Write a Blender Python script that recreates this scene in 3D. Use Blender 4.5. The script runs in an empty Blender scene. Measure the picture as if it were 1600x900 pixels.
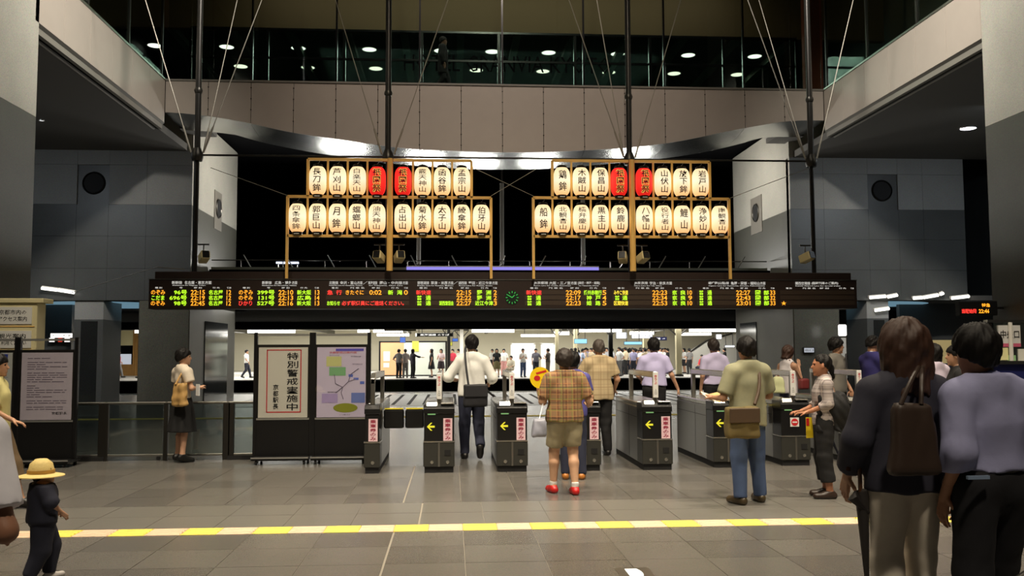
import bpy, bmesh, math, random
import numpy as np
from mathutils import Vector, Matrix

random.seed(7)
rng = np.random.default_rng(11)
SC = bpy.context.scene
COL = SC.collection
PI = math.pi


def srgb(r, g, b):
    f = lambda c: c / 12.92 if c <= 0.04045 else ((c + 0.055) / 1.055) ** 2.4
    return (f(r / 255), f(g / 255), f(b / 255))


# ------------------------------------------------------------------ camera, world, lamps, exposure
cam_data = bpy.data.cameras.new('camera')
cam_data.sensor_width = 36.0
cam_data.lens = 31.95
cam_data.clip_end = 300
cam = bpy.data.objects.new('camera', cam_data)
COL.objects.link(cam)
cam.rotation_mode = 'QUATERNION'
cam.location = (0, 0, 1.55)
_r = (0.998, -0.001, -0.066, -0.066, -0.069, -0.995, -0.004, 0.998, -0.069)
cam.rotation_quaternion = Matrix((_r[0:3], _r[3:6], _r[6:9])).to_quaternion()
SC.camera = cam

world = bpy.data.worlds.new('night')
SC.world = world
world.use_nodes = True
world.node_tree.nodes['Background'].inputs[0].default_value = (0.5, 0.55, 0.7, 1)
world.node_tree.nodes['Background'].inputs[1].default_value = 0.004

SC.view_settings.view_transform = 'Standard'
SC.view_settings.look = 'None'
SC.view_settings.gamma = 1.0
SC.view_settings.use_curve_mapping = False
SC.view_settings.exposure = 0.0


def lamp(name, kind, loc, energy, color=(1, 1, 1), target=None, size=0.5, spot=60, blend=0.5, size_y=None):
    l = bpy.data.lights.new(name, kind)
    l.energy = energy
    l.color = color
    if kind == 'AREA':
        l.size = size
        if size_y:
            l.shape = 'RECTANGLE'
            l.size_y = size_y
    elif kind == 'SPOT':
        l.spot_size = math.radians(spot)
        l.spot_blend = blend
        l.shadow_soft_size = size
    else:
        l.shadow_soft_size = size
    o = bpy.data.objects.new(name, l)
    COL.objects.link(o)
    o.location = loc
    if target is not None:
        d = Vector(target) - Vector(loc)
        o.rotation_euler = d.to_track_quat('-Z', 'Y').to_euler()
    return o


WARM = (1.0, 0.86, 0.66)
NEUT = (1.0, 0.93, 0.82)
# roof floodlights high in the concourse, aimed at the gate line and the floor in front of it
for _i, (_x, _y, _tx, _ty, _e) in enumerate([(-5, 6, -3, 11.5, 700), (1.3, 5, 1.3, 12, 800), (7.6, 6, 5.5, 11.5, 650),
                                             (-3, 11, -2.5, 8, 420), (5, 11, 4, 8, 420)]):
    lamp('roof_floodlight', 'SPOT', (_x, _y, 14.5), _e * 8, WARM, (_tx, _ty, 0), 0.5, 62, 0.9)
lamp('roof_floodlight', 'SPOT', (1.0, -3.0, 14.5), 4200, WARM, (2.2, 5.0, 0), 0.5, 62, 0.9)  # fill added behind the camera to brighten the couple and near floor
lamp('rack_fill', 'SPOT', (1.2, 5.0, 14.0), 3000, WARM, (1.2, 18.0, 4.2), 0.5, 46, 0.8)  # added fill standing in for lantern light on the rack timber
# floodlights washing the hall stone and fascia panels
lamp('fascia_floodlight', 'SPOT', (1.4, 16.5, 15.6), 2300, (1.0, 0.86, 0.74), (1.4, 24.3, 7.6), 0.5, 80, 0.8)
lamp('wall_floodlight_left', 'SPOT', (0, 12, 13), 6000, NEUT, (-7.6, 19.5, 8.2), 0.4, 44, 1.0)
lamp('wall_floodlight_right', 'SPOT', (2.7, 12, 13), 6000, NEUT, (10.3, 19.5, 8.2), 0.4, 44, 1.0)
lamp('pillar_floodlight_left', 'SPOT', (-1, 8, 13), 6800, NEUT, (-7.6, 15.5, 8.0), 0.4, 40, 1.0)
lamp('pillar_floodlight_right', 'SPOT', (3.7, 8, 13), 6800, NEUT, (10.3, 15.8, 8.0), 0.4, 40, 1.0)
# recessed lamps over the two stone piers under the bridge
lamp('pier_downlight_left', 'SPOT', (-4.6, 28.6, 7.3), 400, NEUT, (-7.7, 29.2, 6.3), 0.3, 140, 1.0)
lamp('pier_downlight_right', 'SPOT', (7.3, 28.8, 7.3), 430, NEUT, (10.35, 29.2, 6.3), 0.3, 140, 1.0)
# side galleries
lamp('gallery_lamp_left', 'AREA', (-12, 20, 7.2), 120, (0.85, 0.93, 1.0), (-12, 22, 0), 2.5)
lamp('gallery_lamp_right', 'AREA', (14, 20, 7.2), 200, (0.85, 0.93, 1.0), (14, 22, 0), 2.5)
# platform fluorescents (the visible tubes are built further down)
for _x in (-14, -5, 4, 13):
    lamp('platform_light', 'AREA', (_x, 55.5, 2.95), 560, (1.0, 0.97, 0.9), (_x, 55.5, 0), 8, size_y=5)
    lamp('near_platform_light', 'AREA', (_x * 0.55 + 0.6, 31, 2.95), 85, (1.0, 0.97, 0.9), (_x * 0.55 + 0.6, 31, 0), 4, size_y=3)
    lamp('rear_wall_fill', 'AREA', (_x, 68, 3.0), 800, (1.0, 0.97, 0.88), (_x, 68, 0), 8, size_y=5)  # area lamps added to brighten the rear wall
lamp('corridor_fill', 'AREA', (1.4, 25.5, 12.8), 120, (1.0, 0.9, 0.75), (1.4, 25.6, 0), 14, size_y=0.6)  # fill added so the corridor panels show
lamp('lobby_fill', 'AREA', (1.4, 33, 12.0), 700, (0.85, 1.0, 0.9), (1.4, 33, 0), 12, size_y=4)  # added fill that lifts the lobby beyond what its downlights give
# uplights on the canopy roof that graze the polished underside of the bridge
for _x in (-4.6, -1.2, 0.9, 3.4, 7.2):
    lamp('canopy_uplight', 'AREA', (_x, 33.0, 4.4), 140, (1.0, 0.98, 0.92), (_x, 26.5, 7.6), 1.2, size_y=0.5)


# ------------------------------------------------------------------ materials
def new_mat(name):
    m = bpy.data.materials.new(name)
    m.use_nodes = True
    nt = m.node_tree
    return m, nt, nt.nodes['Principled BSDF']


def set_in(b, key, v):
    if key in b.inputs:
        b.inputs[key].default_value = v


def mat(name, c, rough=0.5, metal=0.0, noise=0.0, scale=20.0, bump=0.0, spec=0.5, emit=None, es=1.0, trans=0.0, coat=0.0, c2=None):
    m, nt, b = new_mat(name)
    col = srgb(*c)
    b.inputs['Base Color'].default_value = (*col, 1)
    b.inputs['Roughness'].default_value = rough
    b.inputs['Metallic'].default_value = metal
    set_in(b, 'Specular IOR Level', spec)
    set_in(b, 'Coat Weight', coat)
    if noise or bump:
        tc = nt.nodes.new('ShaderNodeTexCoord')
        n = nt.nodes.new('ShaderNodeTexNoise')
        n.inputs['Scale'].default_value = scale
        n.inputs['Detail'].default_value = 4
        nt.links.new(tc.outputs['Object'], n.inputs['Vector'])
        if noise:
            mx = nt.nodes.new('ShaderNodeMix')
            mx.data_type = 'RGBA'
            a = srgb(*c2) if c2 else tuple(v * (1 - noise) for v in col)
            h = col if c2 else tuple(min(1, v * (1 + noise)) for v in col)
            mx.inputs[6].default_value = (*a, 1)
            mx.inputs[7].default_value = (*h, 1)
            nt.links.new(n.outputs['Fac'], mx.inputs[0])
            nt.links.new(mx.outputs[2], b.inputs['Base Color'])
        if bump:
            bp = nt.nodes.new('ShaderNodeBump')
            bp.inputs['Strength'].default_value = bump
            bp.inputs['Distance'].default_value = 0.01
            nt.links.new(n.outputs['Fac'], bp.inputs['Height'])
            nt.links.new(bp.outputs[0], b.inputs['Normal'])
    if emit:
        b.inputs['Emission Color'].default_value = (*srgb(*emit), 1)
        b.inputs['Emission Strength'].default_value = es
    return m


def granite(name, c, rough=0.45, var=0.25, speck=120.0, contrast=0.35):
    """stone with broad cloudy patches and fine mineral specks"""
    m, nt, b = new_mat(name)
    col = srgb(*c)
    tc = nt.nodes.new('ShaderNodeTexCoord')
    n1 = nt.nodes.new('ShaderNodeTexNoise'); n1.inputs['Scale'].default_value = 1.3; n1.inputs['Detail'].default_value = 5
    n2 = nt.nodes.new('ShaderNodeTexVoronoi'); n2.inputs['Scale'].default_value = speck
    gm = nt.nodes.new('ShaderNodeNewGeometry')
    nt.links.new(gm.outputs['Position'], n1.inputs['Vector'])
    nt.links.new(gm.outputs['Position'], n2.inputs['Vector'])
    m1 = nt.nodes.new('ShaderNodeMix'); m1.data_type = 'RGBA'
    m1.inputs[6].default_value = (*[v * (1 - var) for v in col], 1)
    m1.inputs[7].default_value = (*[min(1, v * (1 + var)) for v in col], 1)
    nt.links.new(n1.outputs['Fac'], m1.inputs[0])
    m2 = nt.nodes.new('ShaderNodeMix'); m2.data_type = 'RGBA'; m2.blend_type = 'MULTIPLY'
    m2.inputs[0].default_value = contrast
    nt.links.new(m1.outputs[2], m2.inputs[6])
    nt.links.new(n2.outputs['Color'], m2.inputs[7])
    hs = nt.nodes.new('ShaderNodeHueSaturation'); hs.inputs['Saturation'].default_value = 0.35
    nt.links.new(m2.outputs[2], hs.inputs['Color'])
    hs.inputs['Saturation'].default_value = 0.6
    nt.links.new(hs.outputs[0], b.inputs['Base Color'])
    b.inputs['Roughness'].default_value = rough
    return m


def glow(name, c, s):
    m, nt, b = new_mat(name)
    b.inputs['Base Color'].default_value = (0.02, 0.02, 0.02, 1)
    b.inputs['Roughness'].default_value = 0.6
    b.inputs['Emission Color'].default_value = (*srgb(*c), 1)
    b.inputs['Emission Strength'].default_value = s
    return m


def thin_glass(name, tint=(235, 240, 238), refl=0.1, rough=0.02):
    m = bpy.data.materials.new(name)
    m.use_nodes = True
    nt = m.node_tree
    nt.nodes.clear()
    out = nt.nodes.new('ShaderNodeOutputMaterial')
    mx = nt.nodes.new('ShaderNodeMixShader')
    tr = nt.nodes.new('ShaderNodeBsdfTransparent'); tr.inputs[0].default_value = (*srgb(*tint), 1)
    gl = nt.nodes.new('ShaderNodeBsdfGlossy'); gl.inputs['Roughness'].default_value = rough
    gl.inputs[0].default_value = (0.9, 0.95, 0.95, 1)
    mx.inputs[0].default_value = refl
    nt.links.new(tr.outputs[0], mx.inputs[1]); nt.links.new(gl.outputs[0], mx.inputs[2])
    nt.links.new(mx.outputs[0], out.inputs[0])
    return m


def plaid(name, base, stripes, scale=9.0):
    """woven check cloth: stripes = [(colour, frequency, width)] crossing along two axes of the garment"""
    m, nt, b = new_mat(name)
    tc = nt.nodes.new('ShaderNodeTexCoord')
    sx = nt.nodes.new('ShaderNodeSeparateXYZ')
    nt.links.new(tc.outputs['Object'], sx.inputs[0])
    cur = None
    rgb = nt.nodes.new('ShaderNodeRGB'); rgb.outputs[0].default_value = (*srgb(*base), 1)
    cur = rgb.outputs[0]
    for k, (c, fr, w) in enumerate(stripes):
        for ax in ('X', 'Z'):
            mu = nt.nodes.new('ShaderNodeMath'); mu.operation = 'MULTIPLY_ADD'
            mu.inputs[1].default_value = fr; mu.inputs[2].default_value = 0.37 * k + (0.2 if ax == 'X' else 0)
            nt.links.new(sx.outputs[ax], mu.inputs[0])
            fc = nt.nodes.new('ShaderNodeMath'); fc.operation = 'FRACT'
            nt.links.new(mu.outputs[0], fc.inputs[0])
            lt = nt.nodes.new('ShaderNodeMath'); lt.operation = 'LESS_THAN'; lt.inputs[1].default_value = w
            nt.links.new(fc.outputs[0], lt.inputs[0])
            sc = nt.nodes.new('ShaderNodeMath'); sc.operation = 'MULTIPLY'; sc.inputs[1].default_value = 0.55
            nt.links.new(lt.outputs[0], sc.inputs[0])
            mx = nt.nodes.new('ShaderNodeMix'); mx.data_type = 'RGBA'
            mx.inputs[7].default_value = (*srgb(*c), 1)
            nt.links.new(sc.outputs[0], mx.inputs[0]); nt.links.new(cur, mx.inputs[6])
            cur = mx.outputs[2]
    nt.links.new(cur, b.inputs['Base Color'])
    b.inputs['Roughness'].default_value = 0.85
    return m


# ------------------------------------------------------------------ mesh building
def tag(o, label=None, cat=None, group=None, kind=None):
    if label: o['label'] = label
    if cat: o['category'] = cat
    if group: o['group'] = group
    if kind: o['kind'] = kind
    return o


def empty(name, loc=(0, 0, 0), rz=0.0, parent=None):
    o = bpy.data.objects.new(name, None)
    o.empty_display_size = 0.1
    COL.objects.link(o)
    o.location = loc
    o.rotation_euler = (0, 0, rz)
    if parent: o.parent = parent
    return o


def thing(name, label, cat, loc=(0, 0, 0), rz=0.0, group=None):
    return tag(empty(name, loc, rz), label, cat, group)


class MB:
    def __init__(s):
        s.v = []; s.f = []; s.m = []

    def add(s, vs, fs, mi=0):
        n = len(s.v)
        s.v += [tuple(p) for p in vs]
        s.f += [tuple(i + n for i in f) for f in fs]
        s.m += [mi] * len(fs)
        return s

    def box(s, x0, x1, y0, y1, z0, z1, mi=0):
        vs = [(x, y, z) for z in (z0, z1) for y in (y0, y1) for x in (x0, x1)]
        return s.add(vs, [(0, 2, 3, 1), (4, 5, 7, 6), (0, 1, 5, 4), (2, 6, 7, 3), (0, 4, 6, 2), (1, 3, 7, 5)], mi)

    def prism(s, poly, a0, a1, axis='y', mi=0):
        """extrude a polygon; axis y: poly in (x,z); axis x: poly in (y,z); axis z: poly in (x,y)"""
        n = len(poly)
        def P(p, a):
            return {'y': (p[0], a, p[1]), 'x': (a, p[0], p[1]), 'z': (p[0], p[1], a)}[axis]
        vs = [P(p, a0) for p in poly] + [P(p, a1) for p in poly]
        fs = [tuple(range(n)), tuple(range(2 * n - 1, n - 1, -1))]
        fs += [(i, i + n, (i + 1) % n + n, (i + 1) % n) for i in range(n)]
        return s.add(vs, fs, mi)

    def tube(s, pts, r, n=8, mi=0, cap=True):
        pts = [Vector(p) for p in pts]
        rs = r if isinstance(r, (list, tuple)) else [r] * len(pts)
        vs = []; fs = []
        up = None
        for i, p in enumerate(pts):
            d = (pts[min(i + 1, len(pts) - 1)] - pts[max(i - 1, 0)]).normalized()
            if up is None:
                up = Vector((0, 0, 1)) if abs(d.z) < 0.9 else Vector((1, 0, 0))
            a = d.cross(up).normalized(); b = a.cross(d).normalized(); up = b
            for k in range(n):
                t = 2 * PI * k / n
                vs.append(p + (a * math.cos(t) + b * math.sin(t)) * rs[i])
        for i in range(len(pts) - 1):
            for k in range(n):
                fs.append((i * n + k, i * n + (k + 1) % n, (i + 1) * n + (k + 1) % n, (i + 1) * n + k))
        if cap:
            fs.append(tuple(range(n - 1, -1, -1)))
            fs.append(tuple((len(pts) - 1) * n + k for k in range(n)))
        return s.add(vs, fs, mi)

    def lathe(s, prof, n=24, c=(0, 0, 0), mi=0, cap=True):
        """revolve (r, z) profile round the z axis through c"""
        vs = []; fs = []
        for r, z in prof:
            for k in range(n):
                t = 2 * PI * k / n
                vs.append((c[0] + r * math.cos(t), c[1] + r * math.sin(t), c[2] + z))
        for i in range(len(prof) - 1):
            for k in range(n):
                fs.append((i * n + k, i * n + (k + 1) % n, (i + 1) * n + (k + 1) % n, (i + 1) * n + k))
        if cap and prof[0][0] > 1e-6: fs.append(tuple(range(n - 1, -1, -1)))
        if cap and prof[-1][0] > 1e-6: fs.append(tuple((len(prof) - 1) * n + k for k in range(n)))
        return s.add(vs, fs, mi)

    def mesh(s, name, mats, smooth=False, bevel=0.0, seg=1):
        me = bpy.data.meshes.new(name)
        me.from_pydata(s.v, [], s.f)
        for m in (mats if isinstance(mats, (list, tuple)) else [mats]):
            me.materials.append(m)
        if any(s.m):
            me.polygons.foreach_set('material_index', s.m)
        bm = bmesh.new(); bm.from_mesh(me)
        bmesh.ops.recalc_face_normals(bm, faces=bm.faces)
        if bevel:
            bmesh.ops.bevel(bm, geom=[e for e in bm.edges if e.calc_face_angle(0) > 0.5], offset=bevel, segments=seg, affect='EDGES', clamp_overlap=True)
        bm.to_mesh(me); bm.free()
        if smooth:
            me.polygons.foreach_set('use_smooth', [True] * len(me.polygons))
            me.set_sharp_from_angle(angle=math.radians(40))
        me.update()
        return me

    def build(s, name, mats, parent=None, smooth=False, bevel=0.0, loc=None, seg=1):
        return link(name, s.mesh(name, mats, smooth, bevel, seg), parent, loc)


def link(name, me, parent=None, loc=None, rz=None):
    o = bpy.data.objects.new(name, me)
    COL.objects.link(o)
    if parent: o.parent = parent
    if loc is not None: o.location = loc
    if rz is not None: o.rotation_euler = (0, 0, rz)
    return o


def struct(name, mb, m, label, parent=None, **k):
    o = mb.build(name, m, parent, **k)
    if parent is None:
        tag(o, label, None, None, 'structure')
    return o


def copy_tree(o, parent=None):
    c = o.copy()
    COL.objects.link(c)
    if parent: c.parent = parent
    for ch in list(o.children):
        copy_tree(ch, c)
    return c


# ------------------------------------------------------------------ lettering
_text_cache = {}


def text_geo(body, size=1.0, offset=0.0, spacing=1.0, res=1):
    """triangulated outline of a line of text, centred on 0,0 and lying in x,y"""
    key = (body, offset, spacing, res)
    if key not in _text_cache:
        c = bpy.data.curves.new('lettering', 'FONT')
        c.body = body; c.size = 1.0; c.offset = offset; c.space_character = spacing; c.resolution_u = res
        c.align_x = 'CENTER'
        o = bpy.data.objects.new('lettering', c)
        COL.objects.link(o)
        dg = bpy.context.evaluated_depsgraph_get()
        me = bpy.data.meshes.new_from_object(o.evaluated_get(dg))
        vs = np.array([v.co[:2] for v in me.vertices]).reshape(-1, 2)
        fs = [tuple(p.vertices) for p in me.polygons]
        bpy.data.objects.remove(o); bpy.data.curves.remove(c); bpy.data.meshes.remove(me)
        if len(vs):
            lo, hi = vs.min(0), vs.max(0)
            vs = vs - (lo + hi) / 2
            _text_cache[key] = (vs, fs, hi - lo)
        else:
            _text_cache[key] = (vs, fs, np.array([1, 1]))
    vs, fs, d = _text_cache[key]
    return vs * size, fs, d * size


def text_to(mb, body, cx, y, cz, w=None, h=None, offset=0.0, mi=0, res=1):
    """upright lettering facing -y, centred on (cx, cz), fitted to width w and height h"""
    vs, fs, d = text_geo(body, 1.0, offset, 1.0, res)
    if not len(vs): return
    sx = (w / d[0]) if w else (h / d[1])
    sz = (h / d[1]) if h else sx
    mb.add([(cx + p[0] * sx, y, cz + p[1] * sz) for p in vs], fs, mi)


def vtext_to(mb, body, cx, y, ztop, zbot, cw, mi=0, offset=0.0):
    """a column of characters, top to bottom"""
    n = len(body); st = (ztop - zbot) / n
    for i, ch in enumerate(body):
        text_to(mb, ch, cx, y, ztop - st * (i + 0.5), cw, st * 0.86, offset, mi)


# ------------------------------------------------------------------ palette
M = {}
M['tile'] = granite('floor_granite', (113, 107, 97), 0.27, 0.14, 160, 0.25)
M['tile_b'] = granite('floor_granite_pale', (122, 117, 106), 0.29, 0.12, 160, 0.25)
M['tile_c'] = granite('floor_granite_dark', (105, 99, 90), 0.25, 0.14, 160, 0.25)
M['grout'] = mat('grout', (150, 144, 132), 0.8)
M['grout_dark'] = mat('joint_rubber', (50, 47, 42), 0.8)
M['stone_light'] = granite('sandy_granite', (176, 172, 154), 0.6, 0.16, 70, 0.3)
M['stone_dark'] = granite('dark_granite', (80, 80, 66), 0.5, 0.2, 70, 0.35)
M['stone_wall'] = granite('grey_granite', (150, 152, 150), 0.55, 0.12, 70, 0.25)
M['stone_wall_dark'] = granite('slate_granite', (84, 88, 88), 0.35, 0.18, 70, 0.3)
M['polished'] = granite('polished_black_granite', (40, 44, 44), 0.08, 0.25, 60, 0.4)
M['fascia'] = mat('painted_aluminium', (168, 158, 148), 0.5, 0.0, 0.05, 3)
M['fascia_dark'] = mat('dark_painted_aluminium', (120, 116, 108), 0.5)
M['soffit_metal'] = mat('polished_steel_cladding', (170, 172, 170), 0.26, 1.0, 0.04, 2)
M['ceil'] = mat('dark_ceiling_board', (92, 90, 86), 0.8)
M['black'] = mat('matt_black', (14, 14, 15), 0.7)
M['black_gloss'] = mat('gloss_black', (14, 14, 15), 0.25)
M['void'] = mat('unlit_black', (6, 6, 8), 0.95, spec=0.1)  # darkness put into the colour; also inks the hotel letters
M['steel'] = mat('brushed_steel', (176, 174, 168), 0.32, 1.0)
M['steel_dark'] = mat('dark_steel', (74, 72, 68), 0.4, 0.9)
M['pole'] = mat('dark_painted_steel', (52, 50, 48), 0.35, 0.6)
M['cable'] = mat('stainless_cable', (150, 144, 132), 0.5, 0.3)
M['white'] = mat('white_paint', (225, 223, 215), 0.5)
M['cream'] = mat('cream_paint', (226, 216, 170), 0.5)
M['glass'] = thin_glass('clear_glass', (228, 234, 230), 0.07)
M['glass_green'] = thin_glass('tinted_glass', (232, 240, 235), 0.04)
M['tube'] = glow('fluorescent_tube', (255, 252, 240), 7.0)
M['tube_glint'] = glow('reflected_tube_glow', (255, 252, 240), 2.6)  # glow of the imitated reflections
M['lamp'] = glow('downlight_glow', (255, 246, 226), 2.2)
M['yellow'] = mat('tactile_yellow', (236, 214, 92), 0.6, noise=0.05, scale=40)
M['beige'] = mat('tactile_beige', (222, 190, 160), 0.6, noise=0.05, scale=40)
M['brown'] = mat('brown_plaster', (96, 78, 48), 0.7)
M['green_wall'] = mat('green_grey_plaster', (78, 86, 78), 0.8)
M['rust'] = mat('rust_red_panel', (120, 58, 34), 0.7)
XL, XR = -7.6, 10.35
BAND, CEIL, FTOP = 5.85, 7.45, 8.8

# ------------------------------------------------------------------ floor: slabs near enough to see are single pieces
floor = struct('floor', MB().box(-17, 19, -4, 34.95, -0.6, -0.012), M['grout'], 'dark grey granite concourse floor of square slabs')


def paving_mat():
    m = granite('floor_granite_far', (110, 107, 100), 0.22, 0.14, 160, 0.25)
    nt = m.node_tree; b = nt.nodes['Principled BSDF']
    src = b.inputs['Base Color'].links[0].from_socket
    gm = nt.nodes.new('ShaderNodeNewGeometry')
    mp = nt.nodes.new('ShaderNodeMapping'); mp.inputs['Location'].default_value = (-0.1, -12.5, 0)
    br = nt.nodes.new('ShaderNodeTexBrick')
    br.offset = 0.0; br.inputs['Scale'].default_value = 1.0
    br.inputs['Brick Width'].default_value = 0.6; br.inputs['Row Height'].default_value = 0.6
    br.inputs['Mortar Size'].default_value = 0.006
    br.inputs['Color1'].default_value = (1, 1, 1, 1); br.inputs['Color2'].default_value = (0.88, 0.88, 0.88, 1)
    br.inputs['Mortar'].default_value = (1.35, 1.3, 1.2, 1)
    nt.links.new(gm.outputs['Position'], mp.inputs[0]); nt.links.new(mp.outputs[0], br.inputs['Vector'])
    mx = nt.nodes.new('ShaderNodeMix'); mx.data_type = 'RGBA'; mx.blend_type = 'MULTIPLY'; mx.inputs[0].default_value = 1
    nt.links.new(src, mx.inputs[6]); nt.links.new(br.outputs['Color'], mx.inputs[7])
    nt.links.new(mx.outputs[2], b.inputs['Base Color'])
    return m


M['paving'] = paving_mat()
MB().box(-17, 19, 12.5, 34.95, -0.012, 0).build('paving', M['paving'], floor)
MB().box(-17, 19, -4, 5.0, -0.012, 0).build('paving', M['paving'], floor)
for _x0, _x1 in ((-17, -6.5), (8.5, 19)):
    MB().box(_x0, _x1, 5.0, 12.5, -0.012, 0).build('paving', M['paving'], floor)
tile_meshes = {}
outer = MB()
rows = [(5.0 + 0.6 * k, 5.6 + 0.6 * k, 0) for k in range(5)] + [(8.3, 8.9, 1), (8.9, 9.5, 1)] + [(9.5 + 0.6 * k, 10.1 + 0.6 * k, 2) for k in range(5)]
for y0, y1, zone in rows:
    for i in range(-11, 14):
        x0 = 0.1 + 0.6 * i
        if zone == 1: x0 += 0.2
        x0c, x1c = max(x0, -6.5), min(x0 + 0.6, 8.5)
        yc = (y0 + y1) / 2
        xc = (x0c + x1c) / 2
        if xc < -0.50 * yc - 0.5 or xc > 0.66 * yc + 0.5:
            if x1c > x0c: outer.box(x0c + 0.003, x1c - 0.003, y0 + 0.003, y1 - 0.003, -0.0085, 0)
            continue
        wide = 0.012 if i == -1 else 0.0
        key = (round(x1c - x0c, 3), zone, wide, rng.integers(3))
        if key not in tile_meshes:
            w = x1c - x0c
            g = 0.003
            tile_meshes[key] = MB().box(-w / 2 + g + wide, w / 2 - g, -0.3 + g, 0.3 - g, -0.011, 0).mesh(
                'tile', M['tile_b'] if zone == 1 else (M['tile'], M['tile'], M['tile_c'])[key[3]])
        link('tile', tile_meshes[key], floor, (xc, yc, rng.uniform(-0.0004, 0.0004)))
tag(outer.build('outer_tiles', M['tile'], floor), None, None, None, 'stuff')
for _xs, _zone in (((-6.5, 8.5), 0),):
    MB().box(-6.5, 8.5, 8.0, 8.3, -0.0119, -0.006).build('tactile_bed', M['grout'], floor)
# uncovered wedges beside the slabs stay outside the frame; fill them with plain paving a hair lower
MB().box(-6.5, 8.5, 5.0, 12.5, -0.0119, -0.0075).build('bedding', M['grout'], floor)
# tactile guide path: alternating yellow and beige tiles with four raised bars each
guide = empty('tactile_path', (0, 0, 0))
tag(guide, 'line of alternating yellow and beige ribbed guide tiles crossing the floor', 'guide path')


def tactile_mesh(m):
    b = MB().box(-0.148, 0.148, -0.148, 0.148, -0.006, 0.002)
    for k in range(4):
        yy = -0.1125 + 0.075 * k
        b.prism([(yy - 0.017, 0.002), (yy + 0.017, 0.002), (yy + 0.010, 0.007), (yy - 0.010, 0.007)], -0.14, 0.14, 'x')
    return b.mesh('guide_tile', m)


tm = (tactile_mesh(M['yellow']), tactile_mesh(M['beige']))
for i in range(-16, 28):
    link('guide_tile', tm[i % 2], guide, (0.25 + 0.3 * i, 8.15, 0))
# dark slots in the pale floor band before the platform edge
MB().box(-6.5, 9.2, 26.0, 33.2, 0.0, 0.006).build('pale_band', mat('pale_floor_band', (176, 176, 172), 0.3), floor)
slot = MB().box(-0.05, 0.05, -3.0, 3.0, 0.006, 0.012).mesh('dark_strip', M['grout_dark'])
for i in range(-12, 19):
    link('dark_strip', slot, floor, (0.45 * i + 0.1, 29.6, 0))
MB().box(-40, 45, 34.3, 34.95, 0.0, 0.012).build('platform_edge', mat('pale_edge_stone', (200, 198, 190), 0.5), floor)

# ------------------------------------------------------------------ track bed and the platforms across it
struct('track_bed', MB().box(-45, 50, 34.95, 50.9, -1.5, -1.2), M['void'], 'unlit track bed between the concourse and far platform')['kind'] = 'structure'
plat = struct('platform_floor', MB().box(-45, 50, 50.95, 82, -1.3, 0), mat('platform_paving', (172, 170, 164), 0.45, noise=0.06, scale=2), 'pale paved floor of the far platform')
MB().box(-45, 50, 50.9, 50.95, -1.3, -0.07).build('platform_face', M['void'], plat)
MB().box(-45, 50, 50.9, 50.95, -0.07, 0.0).build('edge_stone', M['white'], plat)
MB().box(-3.648, -2.628, 50.86, 50.9, -0.75, -0.08).build('olive_panel', mat('olive_panel', (72, 82, 20), 0.6), plat)
struct('wall_platform', MB().box(-45, 50, 76, 76.3, 0, 3.4), mat('cream_tiled_wall', (206, 200, 180), 0.6), 'bright wall closing off the far platforms')
can = struct('ceiling_platform', MB().box(-45, 50, 50.9, 80, 3.25, 3.4), M['white'], 'white underside of the far platform roof')
struct('roof_slab', MB().box(XL + 0.1, XR - 0.1, 28.6, 34.2, 3.05, 4.1).box(-45, 50, 34.2, 50.5, 3.05, 3.5), M['void'],
       'black low canopy roof between the stone piers behind the board')
struct('beam_platform', MB().box(-45, 50, 47.2, 47.8, 2.68, 3.05), mat('dark_beam', (46, 44, 38), 0.6), 'dark grey edge beam above the bright far platform')
struct('wall_night', MB().box(-45, 50, 60, 60.3, 3.5, 20), M['void'], 'black night void beyond the bridge')  # black sheet added to keep the night void dark

# ------------------------------------------------------------------ stone walls, piers and pillars


def slab_wall(name, label, xs, zs, y, skip, core_z):
    """wall of stone slabs facing -y laid on a core, lower slabs dark below the band height"""
    w = struct(name, MB().box(xs[0], xs[-1], y + 0.12, y + 0.3, core_z[0], core_z[1]), M['stone_wall_dark'], label)
    for a in range(len(xs) - 1):
        for c in range(len(zs) - 1):
            if (a, c) in skip: continue
            dark = (zs[c] + zs[c + 1]) / 2 < BAND
            MB().box(xs[a] + 0.003, xs[a + 1] - 0.003, y, y + 0.13, zs[c] + 0.003, zs[c + 1] - 0.003).build(
                'stone_slab', M['stone_wall_dark'] if dark else M['stone_wall'], w)
    return w


def speaker_niche(parent, x0, x1, z0, z1, y):
    MB().box(x0, x1, y + 0.06, y + 0.11, z0, z1).build('niche_panel', M['stone_wall_dark'], parent)
    cx, cz = (x0 + x1) / 2, (z0 + z1) / 2 + 0.05
    r = MB()
    for k in range(28):
        t0, t1 = 2 * PI * k / 28, 2 * PI * (k + 1) / 28
        q = lambda t, rr, yy: (cx + rr * math.cos(t), yy, cz + rr * math.sin(t))
        r.add([q(t0, 0.34, y + 0.06), q(t1, 0.34, y + 0.06), q(t1, 0.30, y - 0.02), q(t0, 0.30, y - 0.02)], [(0, 1, 2, 3)])
        r.add([q(t0, 0.30, y - 0.02), q(t1, 0.30, y - 0.02), q(t1, 0.28, y + 0.055), q(t0, 0.28, y + 0.055)], [(0, 1, 2, 3)])
    r.build('niche_ring', M['steel_dark'], parent, smooth=True)
    MB().prism([(cx + 0.285 * math.cos(2 * PI * k / 24), cz + 0.285 * math.sin(2 * PI * k / 24)) for k in range(24)], y + 0.05, y + 0.058).build('niche_mouth', M['black'], parent)


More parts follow.
